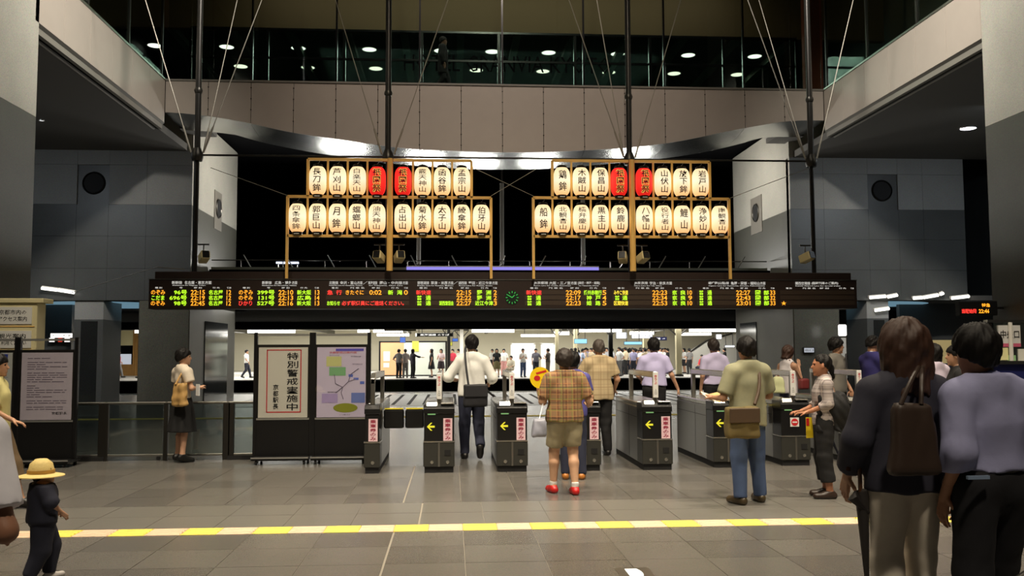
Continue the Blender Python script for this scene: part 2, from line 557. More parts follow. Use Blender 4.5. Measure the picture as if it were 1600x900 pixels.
xs = [-16.5, -15.2, -13.9, -12.5, -10.884, -9.976, -8.9, XL]
zs = [3.05, 3.98, 4.92, BAND, 7.02, CEIL]
wbl = slab_wall('wall_back_left', 'grey granite back wall of the left side gallery', xs, zs, 26.97, {(4, 3)}, (3.05, CEIL))
speaker_niche(wbl, xs[4], xs[5], BAND, 7.02, 26.97)
xs = [XR, 11.4, 12.802, 13.759, 14.55, 15.873]
zs = [3.05, 3.98, 4.92, BAND, 6.95, CEIL]
wbr = slab_wall('wall_back_right', 'grey granite back wall of the right side gallery', xs, zs, 26.97, {(2, 3)}, (3.05, CEIL))
speaker_niche(wbr, xs[2], xs[3], BAND, 6.95, 26.97)


def pier(name, label, side):
    """long stone pier beside the passage; its far inner corner is rounded"""
    xi = XL if side < 0 else XR
    xo = xi + side * 1.45
    arc = [(xi + side * 1.1 - side * 1.1 * math.cos(t), 32.4 + 1.1 * math.sin(t)) for t in [k * PI / 16 for k in range(9)]]
    poly = [(xo, 27.0), (xi, 27.0)] + arc + [(xo, 33.5)]
    p = struct(name, MB().prism(poly, 0, BAND, 'z'), M['stone_dark'], label, smooth=True)
    MB().prism(poly, BAND, 8.6, 'z').build('upper_stone', M['stone_light'], p, smooth=True)
    # square loudspeaker plate on the passage face
    y0, y1 = (29.45, 30.35) if side < 0 else (29.5, 30.6)
    fx = xi - side * 0.02
    MB().box(min(fx, xi), max(fx, xi), y0, y1, 5.5, 6.75).build('niche_panel', M['fascia_dark'], p)
    yc, zc = (y0 + y1) / 2, 6.2
    c = [(yc + 0.27 * math.cos(2 * PI * k / 20), zc + 0.27 * math.sin(2 * PI * k / 20)) for k in range(20)]
    MB().prism(c, fx - side * 0.025, fx + side * 0.01, 'x').build('niche_mouth', M['black'], p)
    rr = MB()
    pts = [(fx - side * 0.02, yc + 0.29 * math.cos(2 * PI * k / 20), zc + 0.29 * math.sin(2 * PI * k / 20)) for k in range(21)]
    rr.tube(pts, 0.03, 6, cap=False).build('niche_ring', M['steel'], p, smooth=True)
    # polished plinth slabs
    a, b_ = (28.6, 31.4) if side < 0 else (30.3, 32.0)
    MB().box(min(xi, xi - side * 0.03), max(xi, xi - side * 0.03), a, b_, 0.0, 2.5).build('polished_slab', M['polished'], p)
    MB().box(min(xi, xo) + 0.03, max(xi, xo) - 0.03, 26.95, 27.0, 0.0, 3.04).build('polished_slab', granite('polished_grey_granite' + name, (112, 112, 96), 0.2, 0.2, 60, 0.35), p)
    return p


pier('pier_left', 'two-tone granite pier at the left of the passage opening', -1)
pier('pier_right', 'two-tone granite pier at the right of the passage opening', 1)


def pillar(name, label, x0, x1, y0, y1):
    p = struct(name, MB().box(x0, x1, y0, y1, 0, BAND), M['stone_dark'], label)
    MB().box(x0, x1, y0, y1, BAND + 0.006, 16).build('upper_stone', M['stone_light'], p)
    return p


pillar('pillar_left', 'massive granite pillar with pale upper half at left edge', -10.2, XL, 13.2, 16.93)
pillar('pillar_right', 'massive granite pillar with pale upper half at right edge', XR, 13.2, 13.2, 16.76)
# smaller piers under the side galleries
for nm, lb, x0, x1 in (('column_left', 'dark granite column under the left gallery wall', -10.877, -10.070),
                       ('column_right', 'pale topped granite column under the right gallery wall', 12.693, 13.377)):
    c = struct(nm, MB().box(x0, x1, 27.05, 28.5, 0, 2.5), M['stone_wall_dark'], lb)
    MB().box(x0, x1, 27.05, 28.5, 2.5, 3.05).build('capital', M['stone_wall'], c)
    MB().box(x0 + 0.2, x1 - 0.15, 27.02, 27.05, 0.05, 2.45).build('polished_slab', M['polished'], c)
struct('wall_gallery_left', MB().box(-17, -16.5, 5, 36, 0, 16), M['stone_wall_dark'], 'dark outer wall of the left gallery')
struct('wall_gallery_right', MB().box(18.5, 19, 5, 36, 0, 16), M['stone_wall_dark'], 'dark outer wall of the right gallery')
struct('wall_lower_left', MB().box(-16.5, -11.741, 29, 29.2, 0, 3.05), M['stone_wall_dark'], 'dark wall under the left gallery')
struct('wall_lower_right', MB().box(14.714, 18.5, 29, 29.2, 0, 3.05), M['stone_wall_dark'], 'dark wall under the right gallery')
# low soffits behind the gallery walls with round pale blue recesses
for nm, lb, x0, x1, cx in (('ceiling_low_left', 'low soffit with pale blue disc behind left gallery wall', -16.5, XL - 1.45, -10.9),
                           ('ceiling_low_right', 'low soffit with pale blue disc behind right gallery wall', XR + 1.45, 18.5, 13.6)):
    s = struct(nm, MB().box(x0, x1, 27.0, 34.9, 3.05, 3.2), M['ceil'], lb)
    MB().lathe([(0, -0.02), (2.0, -0.02), (2.15, 0.0)], 40, (cx, 29.6, 3.05)).build('blue_disc', glow('pale_blue_recess' + nm, (120, 160, 180), 0.6), s)

# ------------------------------------------------------------------ side galleries: ceilings and panelled fascias
for side, xi in ((-1, XL), (1, XR)):
    nm = 'left' if side < 0 else 'right'
    xa, xb = sorted((xi + side * 0.15, -16.5 if side < 0 else 18.5))
    struct('ceiling_' + nm, MB().box(xa, xb, 5, 27.0, CEIL, CEIL + 0.2), M['ceil'], 'dark ceiling of the %s side gallery' % nm)
    f = struct('fascia_' + nm, MB().box(min(xi + side * 0.06, xi + side * 0.2), max(xi + side * 0.06, xi + side * 0.2), 16.8, 24.3, CEIL, FTOP - 0.02), M['fascia_dark'],
               'panelled gallery fascia running back on the %s' % nm)
    f['kind'] = 'structure'
    ys = [16.78, 18.02, 19.3, 20.55, 21.8, 23.05, 24.28]
    for a in range(6):
        MB().box(min(xi, xi + side * 0.07), max(xi, xi + side * 0.07), ys[a] + 0.008, ys[a + 1] - 0.008, CEIL + 0.17, FTOP - 0.05).build('fascia_panel', M['fascia'], f)
    MB().prism([(xi, CEIL + 0.16), (xi + side * 0.28, CEIL - 0.02), (xi + side * 0.28, CEIL + 0.1)], 16.8, 24.3).build('lower_trim', M['fascia_dark'], f)
    MB().box(min(xi - side * 0.02, xi + side * 0.2), max(xi - side * 0.02, xi + side * 0.2), 16.8, 24.3, FTOP - 0.045, FTOP).build('coping', M['steel'], f)
    # glazing of the upper gallery
    w = tag(empty('window_2' if side < 0 else 'window_3'), 'tall dark gallery glazing above the %s fascia' % nm, None, None, 'structure')
    for a in range(3):
        y0, y1 = 16.9 + a * 2.46, 16.9 + (a + 1) * 2.46
        MB().box(xi + side * 0.1, xi + side * 0.12, y0 + 0.03, y1 - 0.03, FTOP, 13).build('pane', M['glass_green'], w)
        MB().box(xi + side * 0.08, xi + side * 0.14, y1 - 0.03, y1 + 0.03, FTOP, 13).build('mullion', M['steel_dark'], w)
    struct('wall_upper_' + nm, MB().box(min(xi + side * 3.2, xi + side * 3.4), max(xi + side * 3.2, xi + side * 3.4), 5, 40, CEIL + 0.2, 16), M['green_wall'] if side > 0 else M['black'],
           'dark wall behind the upper %s gallery glazing' % nm)
struct('ceiling_hall', MB().box(-20, 22, -6, 45, 16, 16.3), M['black'], 'black roof high over the concourse')

# ------------------------------------------------------------------ bridge across the hall
front_pts = [(XL, 7.92), (-6.473, 24.300, 7.835), (-5.431, 24.300, 7.659), (-4.350, 24.300, 7.395), (-2.516, 24.300, 7.173), (-1.832, 24.300, 7.042), (-0.941, 24.300, 6.982), (0.577, 24.300, 6.928),
             (1.340, 24.300, 6.919), (2.316, 24.300, 6.930), (4.284, 24.300, 7.040), (5.349, 24.300, 7.140), (6.564, 24.300, 7.332), (7.104, 24.300, 7.482), (8.261, 24.300, 7.712), (9.390, 24.300, 7.925), (XR, 7.92)]
back_pts = [(XL, 7.92), (-7.083, 26.200, 8.139), (-6.575, 26.200, 7.922), (-5.921, 26.200, 7.669), (-4.903, 26.200, 7.457), (-4.173, 26.200, 7.315), (-3.369, 26.200, 7.193), (-1.604, 26.200, 6.967), (0.584, 26.200, 6.838),
            (2.494, 26.200, 6.857), (3.438, 26.200, 6.923), (4.462, 26.200, 7.028), (6.106, 26.200, 7.198), (7.069, 26.200, 7.342), (8.078, 26.200, 7.546), (9.290, 26.200, 7.888), (9.903, 26.200, 8.167), (XR, 7.92)]
fx = [p[0] for p in front_pts]; fz = [p[-1] for p in front_pts]
bx = [p[0] for p in back_pts]; bz = [p[-1] for p in back_pts]


def smooth_curve(x, xs_, zs_):
    q = np.linspace(-0.7, 0.7, 15)
    return float(np.mean(np.interp(np.clip(x + q, XL, XR), xs_, zs_)))


zf = lambda x: min(7.92, smooth_curve(x, fx, fz))
zb = lambda x: min(7.92, smooth_curve(x, bx, bz), zf(x) - 0.0)
bridge = struct('beam_bridge', MB().box(XL, XR, 24.42, 26.2, 8.0, FTOP - 0.04), M['fascia_dark'], 'panelled footbridge with bowed underside spanning the hall')
npan = 16
pw = (XR - XL) / npan
bolts = MB()
for k in range(npan):
    x0, x1 = XL + pw * k + 0.008, XL + pw * (k + 1) - 0.008
    low = [(x, zf(x)) for x in np.linspace(x0, x1, 6)]
    MB().prism(low + [(x1, FTOP - 0.06), (x0, FTOP - 0.06)], 24.3, 24.42).build('fascia_panel', M['fascia'], bridge)
    if k:
        for j in range(6):
            zz = 8.6 - 0.3 * j
            if zz > zf(x0) + 0.08:
                bolts.lathe([(0.02, 0), (0.02, 0.01), (0, 0.012)], 6, (0, 0, 0))
                n = len(bolts.v)
                for q in range(n - 18, n):
                    vx, vy, vz = bolts.v[q]
                    bolts.v[q] = (x0 - 0.008 + vx, 24.3 - vz, zz + vy)
tag(bolts.build('bolt_heads', M['steel_dark'], bridge), None, None, None, 'stuff')
for k in range(8):
    xa, xb = XL + 2 * pw * k + 0.004, XL + 2 * pw * (k + 1) - 0.004
    g = MB()
    cols = np.linspace(xa, xb, 9)
    vs = []; fs = []
    for x in cols:
        for t in np.linspace(0, 1, 5):
            z = zf(x) * (1 - t) + zb(x) * t - 0.05 * math.sin(PI * t)
            vs.append((x, 24.33 + 1.95 * t, z))
    for i in range(8):
        for j in range(4):
            fs.append((i * 5 + j, i * 5 + j + 1, (i + 1) * 5 + j + 1, (i + 1) * 5 + j))
    g.add(vs, fs).build('soffit_panel', M['soffit_metal'], bridge, smooth=True)
MB().box(XL, XR, 24.27, 24.5, FTOP - 0.05, FTOP).build('coping', M['fascia_dark'], bridge)
back = MB()
for k in range(npan):
    x0, x1 = XL + pw * k, XL + pw * (k + 1)
    back.prism([(x, zb(x)) for x in np.linspace(x0, x1, 4)] + [(x1, 8.0), (x0, 8.0)], 26.2, 26.28)
back.build('rear_fascia', M['fascia_dark'], bridge)
struct('ceiling_bridge_end', MB().box(XL - 0.2, XL + 0.6, 26.28, 27.3, 7.95, 8.1).box(XR - 0.6, XR + 0.2, 26.28, 27.3, 7.95, 8.1), M['ceil'], 'dark soffits joining the bridge ends to the stone piers')

# glazed corridor on top of the bridge
w1 = tag(empty('window_1'), 'glazed corridor front above the bridge panels', None, None, 'structure')
for k in range(8):
    x0, x1 = XL + 2 * pw * k, XL + 2 * pw * (k + 1)
    MB().box(x0 + 0.03, x1 - 0.03, 24.36, 24.375, FTOP, 13).build('pane', M['glass_green'], w1)
    if k: MB().box(x0 - 0.025, x0 + 0.025, 24.33, 24.41, FTOP, 13).build('mullion', M['black_gloss'], w1)
corr = struct('floor_corridor', MB().box(XL - 3, XR + 3, 24.42, 40, FTOP - 0.005 - 0.025, FTOP - 0.005), M['void'], 'floor of the glazed corridor on the bridge')  # black colour stands in for shade on the underside
w4 = tag(empty('window_4'), 'inner glass screen of the corridor with thin dark frames', None, None, 'structure')
r_x = [-7.617, -5.405, -3.169, -0.889, 1.399, 3.693, 5.974, 8.241, 10.513]
for a in range(8):
    MB().box(r_x[a] + 0.03, r_x[a + 1] - 0.03, 26.6, 26.615, FTOP, 11.0).build('pane', M['glass_green'], w4)
for x in r_x:
    MB().box(x - 0.04, x + 0.04, 26.56, 26.64, FTOP, 11.0).build('mullion', M['black_gloss'], w4)
MB().box(r_x[0], r_x[-1], 26.55, 26.65, 11.0, 11.06).build('transom', M['black_gloss'], w4)
MB().box(r_x[0], r_x[-1], 26.57, 26.63, 10.14, 10.2).build('transom', M['black_gloss'], w4)
struct('wall_corridor', MB().box(XL - 3, XR + 3, 26.7, 26.9, 11.06, 13.5), M['brown'], 'brown wall strip above the inner corridor glass')
struct('wall_lobby', MB().box(XL - 3, XR + 3, 39, 39.2, FTOP, 12.6), M['green_wall'], 'green grey back wall of the upper lobby')
lob = struct('ceiling_lobby', MB().box(XL - 3, XR + 3, 26.9, 39, 12.3, 12.5), M['green_wall'], 'dark green lobby ceiling with cross beams')
for k in range(12):
    x = XL - 1.6 + 1.9 * k
    MB().box(x - 0.12, x + 0.12, 26.9, 39, 12.1, 12.3).build('ceiling_beam', mat('pale_green_beam', (110, 128, 112), 0.7), lob)
struct('wall_rust', MB().box(10.450, 10.996, 25.8, 26.0, FTOP, 12), M['rust'], 'rust red wall panel at the right end of the corridor')
sgn = MB()
text_to(sgn, 'HOTEL GRANVIA KYOTO', 1.685, 26.594, 10.103, 4.835 - -1.379, 0.5)
tag(sgn.build('hotel_sign', M['void'], None, loc=(0, 0, 0)), 'dark capital lettering across the glass above the bridge', 'sign')


def downlight(name_, label, x, y, z, r, m, group):
    t = thing('ceiling_downlight', label, 'ceiling light', (x, y, z), 0, group)
    MB().lathe([(r * 1.0, -0.02), (r * 1.15, -0.025), (r * 1.2, 0.0)], 20, cap=False).build('rim', M['steel'], t, smooth=True)
    MB().lathe([(0, -0.015), (r, -0.015)], 20).build('lens', m, t)
    return t


dl_a = glow('downlight_cool', (255, 250, 238), 2.6)
NTH = ['first', 'second', 'third', 'fourth', 'fifth', 'sixth', 'seventh', 'eighth', 'ninth', 'tenth', 'eleventh', 'twelfth']
for k, px in enumerate((-10.398, -7.928, -5.432, -2.933, -0.384, 1.453, 3.489, 6.010, 8.605, 11.082, 13.970)):
    downlight('d', 'round lobby downlight above the bridge, %s from left in the nearer row' % NTH[k], px, 32, 12.3, 0.25, dl_a, 'lobby downlights, nearer row')
for k, px in enumerate((-7.939, -5.438, -2.887, 0.937, 3.501, 6.065, 8.628, 11.139, 14.652)):
    downlight('d', 'round lobby downlight above the bridge, %s from left in the farther row' % NTH[k], px, 34.2, 12.3, 0.25, M['lamp'], 'lobby downlights, farther row')
g1 = downlight('d', 'bright round downlight in the right gallery ceiling', 13.784, 23.1, CEIL, 0.2, glow('gallery_downlight', (245, 240, 255), 5.0), None)
g2 = downlight('d', 'tiny round downlight in the left gallery ceiling', -10.406, 23.5, CEIL, 0.06, glow('gallery_downlight_dim', (235, 235, 235), 1.0), None)


# ------------------------------------------------------------------ departure board: (words, centre x, width, height above floor, letter height, colour)
BOARD_TEXT = [
    ('のぞみ', -5.674, 0.267, 2.706, 0.091, 'amber'), ('96号', -5.249, 0.243, 2.706, 0.091, 'green'), ('22:15', -4.92, 0.268, 2.706, 0.091, 'amber'), ('名古屋', -4.578, 0.269, 2.706, 0.091, 'green'),
    ('12', -4.328, 0.086, 2.706, 0.091, 'amber'), ('こだま', -5.674, 0.242, 2.6, 0.091, 'green'), ('696号', -5.291, 0.328, 2.6, 0.091, 'green'), ('22:19', -4.92, 0.268, 2.6, 0.091, 'amber'),
    ('名古屋', -4.578, 0.269, 2.6, 0.091, 'green'), ('12', -4.328, 0.086, 2.6, 0.091, 'amber'), ('のぞみ', -5.674, 0.267, 2.494, 0.091, 'amber'), ('98号', -5.249, 0.243, 2.494, 0.091, 'green'),
    ('22:45', -4.92, 0.268, 2.494, 0.091, 'amber'), ('名古屋', -4.578, 0.269, 2.494, 0.091, 'green'), ('12', -4.328, 0.086, 2.494, 0.091, 'amber'), ('のぞみ', -4.003, 0.27, 2.706, 0.091, 'amber'),
    ('399号', -3.616, 0.332, 2.706, 0.091, 'green'), ('22:10', -3.234, 0.284, 2.706, 0.091, 'amber'), ('新大阪', -2.882, 0.272, 2.706, 0.091, 'green'), ('13', -2.628, 0.087, 2.706, 0.091, 'amber'),
    ('のぞみ', -4.003, 0.27, 2.6, 0.091, 'amber'), ('131号', -3.603, 0.308, 2.6, 0.091, 'green'), ('22:13', -3.234, 0.284, 2.6, 0.091, 'amber'), ('広島', -2.882, 0.272, 2.6, 0.091, 'green'),
    ('14', -2.628, 0.087, 2.6, 0.091, 'amber'), ('ひかり', -4.009, 0.258, 2.494, 0.091, 'red'), ('527号', -3.616, 0.332, 2.494, 0.091, 'green'), ('22:16', -3.234, 0.284, 2.494, 0.091, 'amber'),
    ('新大阪', -2.882, 0.272, 2.494, 0.091, 'green'), ('13', -2.628, 0.087, 2.494, 0.091, 'amber'), ('急', -2.38, 0.112, 2.706, 0.091, 'red'), ('行', -2.206, 0.112, 2.706, 0.091, 'red'),
    ('きたぐに', -1.9, 0.349, 2.706, 0.091, 'amber'), ('0:02', -1.495, 0.238, 2.706, 0.091, 'amber'), ('新', -1.201, 0.1, 2.706, 0.091, 'green'), ('潟', -1.025, 0.1, 2.706, 0.091, 'green'),
    ('0', -0.9, 0.075, 2.706, 0.091, 'amber'), ('お知らせ', -2.311, 0.249, 2.494, 0.091, 'green'), ('必ず駅係員にご連絡ください。', -1.544, 1.212, 2.494, 0.091, 'red'), ('新快速', -0.554, 0.29, 2.706, 0.091, 'red'),
    ('22:15', 0.241, 0.291, 2.706, 0.091, 'amber'), ('野', 0.552, 0.102, 2.706, 0.091, 'green'), ('洲', 0.729, 0.102, 2.706, 0.091, 'green'), ('2', 0.863, 0.064, 2.706, 0.091, 'amber'),
    ('普', -0.636, 0.101, 2.6, 0.091, 'green'), ('通', -0.46, 0.101, 2.6, 0.091, 'green'), ('22:22', 0.241, 0.291, 2.6, 0.091, 'amber'), ('野', 0.552, 0.102, 2.6, 0.091, 'green'),
    ('洲', 0.729, 0.102, 2.6, 0.091, 'green'), ('2', 0.863, 0.064, 2.6, 0.091, 'amber'), ('普', -0.636, 0.101, 2.494, 0.091, 'green'), ('通', -0.46, 0.101, 2.494, 0.091, 'green'),
    ('湖西線経由', -0.107, 0.278, 2.494, 0.091, 'green'), ('22:27', 0.241, 0.291, 2.494, 0.091, 'amber'), ('近江今津', 0.641, 0.356, 2.494, 0.091, 'green'), ('3', 0.863, 0.064, 2.494, 0.091, 'amber'),
    ('新快速', 1.635, 0.307, 2.706, 0.091, 'red'), ('22:09', 2.423, 0.296, 2.706, 0.091, 'amber'), ('播州赤穂行', 2.816, 0.361, 2.706, 0.091, 'green'), ('5', 3.049, 0.078, 2.706, 0.091, 'amber'),
    ('普', 1.545, 0.102, 2.6, 0.091, 'green'), ('通', 1.724, 0.102, 2.6, 0.091, 'green'), ('22:17', 2.423, 0.296, 2.6, 0.091, 'amber'), ('神', 2.739, 0.103, 2.6, 0.091, 'green'),
    ('戸', 2.919, 0.103, 2.6, 0.091, 'green'), ('4', 3.049, 0.078, 2.6, 0.091, 'amber'), ('普', 1.545, 0.102, 2.494, 0.091, 'green'), ('通', 1.724, 0.102, 2.494, 0.091, 'green'),
    ('22:23', 2.423, 0.296, 2.494, 0.091, 'amber'), ('姫', 2.739, 0.103, 2.494, 0.091, 'green'), ('路', 2.919, 0.103, 2.494, 0.091, 'green'), ('5', 3.049, 0.078, 2.494, 0.091, 'amber'),
    ('みやこ快速', 3.385, 0.285, 2.706, 0.091, 'yellow'), ('22:23', 4.171, 0.3, 2.706, 0.091, 'amber'), ('奈', 4.477, 0.104, 2.706, 0.091, 'green'), ('良', 4.647, 0.105, 2.706, 0.091, 'green'),
    ('10', 4.784, 0.092, 2.706, 0.091, 'amber'), ('普', 3.307, 0.104, 2.6, 0.091, 'green'), ('通', 3.463, 0.104, 2.6, 0.091, 'green'), ('22:34', 4.171, 0.3, 2.6, 0.091, 'amber'),
    ('奈', 4.477, 0.104, 2.6, 0.091, 'green'), ('良', 4.647, 0.105, 2.6, 0.091, 'green'), ('9', 4.791, 0.079, 2.6, 0.091, 'amber'), ('区間快速', 3.385, 0.285, 2.494, 0.091, 'yellow'),
    ('22:53', 4.171, 0.3, 2.494, 0.091, 'amber'), ('奈', 4.477, 0.104, 2.494, 0.091, 'green'), ('良', 4.647, 0.105, 2.494, 0.091, 'green'), ('10', 4.784, 0.092, 2.494, 0.091, 'amber'),
    ('普', 5.02, 0.092, 2.706, 0.091, 'green'), ('通', 5.191, 0.092, 2.706, 0.091, 'green'), ('22:27', 5.881, 0.29, 2.706, 0.091, 'amber'), ('園', 6.185, 0.106, 2.706, 0.091, 'green'),
    ('部', 6.357, 0.106, 2.706, 0.091, 'green'), ('33', 6.489, 0.106, 2.706, 0.091, 'amber'), ('普', 5.02, 0.092, 2.6, 0.091, 'green'), ('通', 5.191, 0.092, 2.6, 0.091, 'green'),
    ('22:43', 5.881, 0.29, 2.6, 0.091, 'amber'), ('園', 6.185, 0.106, 2.6, 0.091, 'green'), ('部', 6.357, 0.106, 2.6, 0.091, 'green'), ('32', 6.489, 0.106, 2.6, 0.091, 'amber'),
    ('普', 5.02, 0.092, 2.494, 0.091, 'green'), ('通', 5.191, 0.092, 2.494, 0.091, 'green'), ('23:01', 5.881, 0.29, 2.494, 0.091, 'amber'), ('園', 6.185, 0.106, 2.494, 0.091, 'green'),
    ('部', 6.357, 0.106, 2.494, 0.091, 'green'), ('33', 6.489, 0.106, 2.494, 0.091, 'amber'), ('★', 6.715, 0.106, 2.494, 0.091, 'amber'), ('新幹線', -5.322, 0.194, 2.896, 0.063, 'white'),
    ('名古屋・東京', -4.987, 0.378, 2.896, 0.063, 'white'), ('方面', -4.725, 0.122, 2.896, 0.063, 'white'), ('新幹線', -3.604, 0.185, 2.896, 0.063, 'white'), ('広島・博多', -3.289, 0.321, 2.896, 0.063, 'white'),
    ('方面', -3.067, 0.099, 2.896, 0.063, 'white'), ('北陸線', -2.311, 0.174, 2.896, 0.063, 'white'), ('金沢・富山', -2.025, 0.324, 2.896, 0.063, 'white'), ('方面', -1.801, 0.1, 2.896, 0.063, 'white'),
    ('／', -1.695, 0.087, 2.896, 0.063, 'white'), ('東海道線', -1.551, 0.175, 2.896, 0.063, 'white'), ('岡山・中央線', -1.194, 0.438, 2.896, 0.063, 'white'), ('方面', -0.912, 0.1, 2.896, 0.063, 'white'),
    ('琵琶湖線', -0.56, 0.227, 2.896, 0.063, 'white'), ('草津・米原', -0.245, 0.328, 2.896, 0.063, 'white'), ('方面', -0.018, 0.101, 2.896, 0.063, 'white'), ('／', 0.077, 0.089, 2.896, 0.063, 'white'),
    ('湖西線', 0.216, 0.165, 2.896, 0.063, 'white'), ('堅田・近江今津', 0.565, 0.457, 2.896, 0.063, 'white'), ('方面', 0.857, 0.102, 2.896, 0.063, 'white'), ('JR京都線', 1.775, 0.282, 2.896, 0.063, 'white'),
    ('大阪・三ノ宮', 2.154, 0.424, 2.896, 0.063, 'white'), ('方面', 2.436, 0.116, 2.896, 0.063, 'white'), ('[高槻・神戸・姫路]', 2.739, 0.438, 2.896, 0.063, 'white'), ('JR奈良線', 3.794, 0.273, 2.896, 0.063, 'white'),
    ('宇治・奈良', 4.132, 0.326, 2.896, 0.063, 'white'), ('方面', 4.366, 0.117, 2.896, 0.063, 'white'), ('嵯峨野(山陰)線', 5.381, 0.42, 2.896, 0.063, 'white'), ('亀岡・園部・福知山', 5.928, 0.594, 2.896, 0.063, 'white'),
    ('方面', 6.291, 0.106, 2.896, 0.063, 'white'), ('関西空港線', 7.12, 0.306, 2.896, 0.063, 'white'), ('(臨時列車のご案内)', 7.58, 0.561, 2.896, 0.063, 'white'), ('Shinkansen for Nagoya, Tokyo', -5.09, 0.633, 2.841, 0.028, 'white'),
    ('Shinkansen for Hiroshima, Hakata', -3.363, 0.666, 2.841, 0.028, 'white'), ('Hokuriku Line for Kanazawa, Toyama', -2.075, 0.647, 2.841, 0.028, 'white'), ('for Okayama, Chuo Line', -1.294, 0.663, 2.841, 0.028, 'white'), ('Biwako Line for Kusatsu, Maibara', -0.321, 0.706, 2.841, 0.028, 'white'),
    ('Kosei Line for Katata, Imazu', 0.476, 0.659, 2.841, 0.028, 'white'), ('Kyoto Line for Osaka, Sannomiya', 2.006, 0.744, 2.841, 0.028, 'white'), ('for Takatsuki, Himeji', 2.733, 0.4, 2.841, 0.028, 'white'), ('Nara Line for Uji, Nara', 3.937, 0.559, 2.841, 0.028, 'white'),
    ('Sagano Line for Kameoka, Sonobe, Fukuchiyama', 5.751, 1.159, 2.841, 0.028, 'white'), ('Kansai Airport Line for special trains', 7.434, 0.933, 2.841, 0.028, 'white'), ('種 別', -5.668, 0.133, 2.795, 0.033, 'white'), ('号', -5.243, 0.061, 2.795, 0.033, 'white'),
    ('時 刻', -4.92, 0.146, 2.795, 0.033, 'white'), ('行 先', -4.572, 0.134, 2.795, 0.033, 'white'), ('番線', -4.328, 0.086, 2.795, 0.033, 'white'), ('種 別', -3.997, 0.135, 2.795, 0.033, 'white'),
    ('号', -3.567, 0.062, 2.795, 0.033, 'white'), ('時 刻', -3.24, 0.148, 2.795, 0.033, 'white'), ('行 先', -2.888, 0.136, 2.795, 0.033, 'white'), ('番線', -2.64, 0.087, 2.795, 0.033, 'white'),
    ('種 別', -2.286, 0.124, 2.795, 0.033, 'white'), ('列 車 名', -1.851, 0.274, 2.795, 0.033, 'white'), ('時 刻', -1.489, 0.15, 2.795, 0.033, 'white'), ('行 先', -1.113, 0.15, 2.795, 0.033, 'white'),
    ('番線', -0.9, 0.075, 2.795, 0.033, 'white'), ('種 別', -0.56, 0.151, 2.795, 0.033, 'white'), ('列 車 名', -0.113, 0.265, 2.795, 0.033, 'white'), ('時 刻', 0.26, 0.152, 2.795, 0.033, 'white'),
    ('行 先', 0.653, 0.152, 2.795, 0.033, 'white'), ('番線', 0.857, 0.076, 2.795, 0.033, 'white'), ('種 別', 1.635, 0.153, 2.795, 0.033, 'white'), ('列 車 名', 2.07, 0.282, 2.795, 0.033, 'white'),
    ('時 刻', 2.449, 0.167, 2.795, 0.033, 'white'), ('行 先', 2.829, 0.155, 2.795, 0.033, 'white'), ('番線', 3.049, 0.078, 2.795, 0.033, 'white'), ('種 別', 3.385, 0.13, 2.795, 0.033, 'white'),
    ('列 車 名', 3.82, 0.273, 2.795, 0.033, 'white'), ('時 刻', 4.171, 0.169, 2.795, 0.033, 'white'), ('行 先', 4.562, 0.144, 2.795, 0.033, 'white'), ('番線', 4.778, 0.079, 2.795, 0.033, 'white'),
    ('種 別', 5.112, 0.118, 2.795, 0.033, 'white'), ('列 車 名', 5.546, 0.276, 2.795, 0.033, 'white'), ('時 刻', 5.901, 0.145, 2.795, 0.033, 'white'), ('行 先', 6.271, 0.145, 2.795, 0.033, 'white'),
    ('番線', 6.489, 0.079, 2.795, 0.033, 'white'), ('種 別', 6.827, 0.119, 2.795, 0.033, 'white'), ('列 車 名', 7.246, 0.266, 2.795, 0.033, 'white'), ('時 刻', 7.566, 0.187, 2.795, 0.033, 'white'),
    ('行 先', 7.947, 0.147, 2.795, 0.033, 'white'), ('番線', 8.148, 0.067, 2.795, 0.033, 'white'),
]
BLANK_STRIPS = [(-2.46, -0.837), (-0.711, 0.933), (1.456, 3.113), (3.217, 4.87), (4.935, 6.569), (6.648, 8.195)]
CLOCK_X = 1.200

BX0, BX1 = -5.859, 8.253
BZ0, BZ1, BZ2 = 2.385, 2.965, 3.115
board = thing('departure_board', 'long brown departure board with glowing coloured timetable lettering', 'departure board', ((BX0 + BX1) / 2, 18.2, BZ0))
bo = Vector(board.location)
M['board'] = mat('dark_brown_enamel', (46, 32, 26), 0.45)
M['led_bed'] = mat('unlit_display_strip', (66, 52, 40), 0.5)
LED = {'green': glow('led_green', (190, 255, 40), 1.5), 'amber': glow('led_amber', (255, 165, 40), 1.6), 'red': glow('led_red', (255, 60, 50), 1.5),
       'yellow': glow('led_yellow', (255, 225, 60), 1.6), 'white': glow('backlit_white_lettering', (235, 230, 220), 0.75)}


def board_part(name, mb, m, **k):
    o = mb.build(name, m, board, **k)
    o.location = -bo
    return o


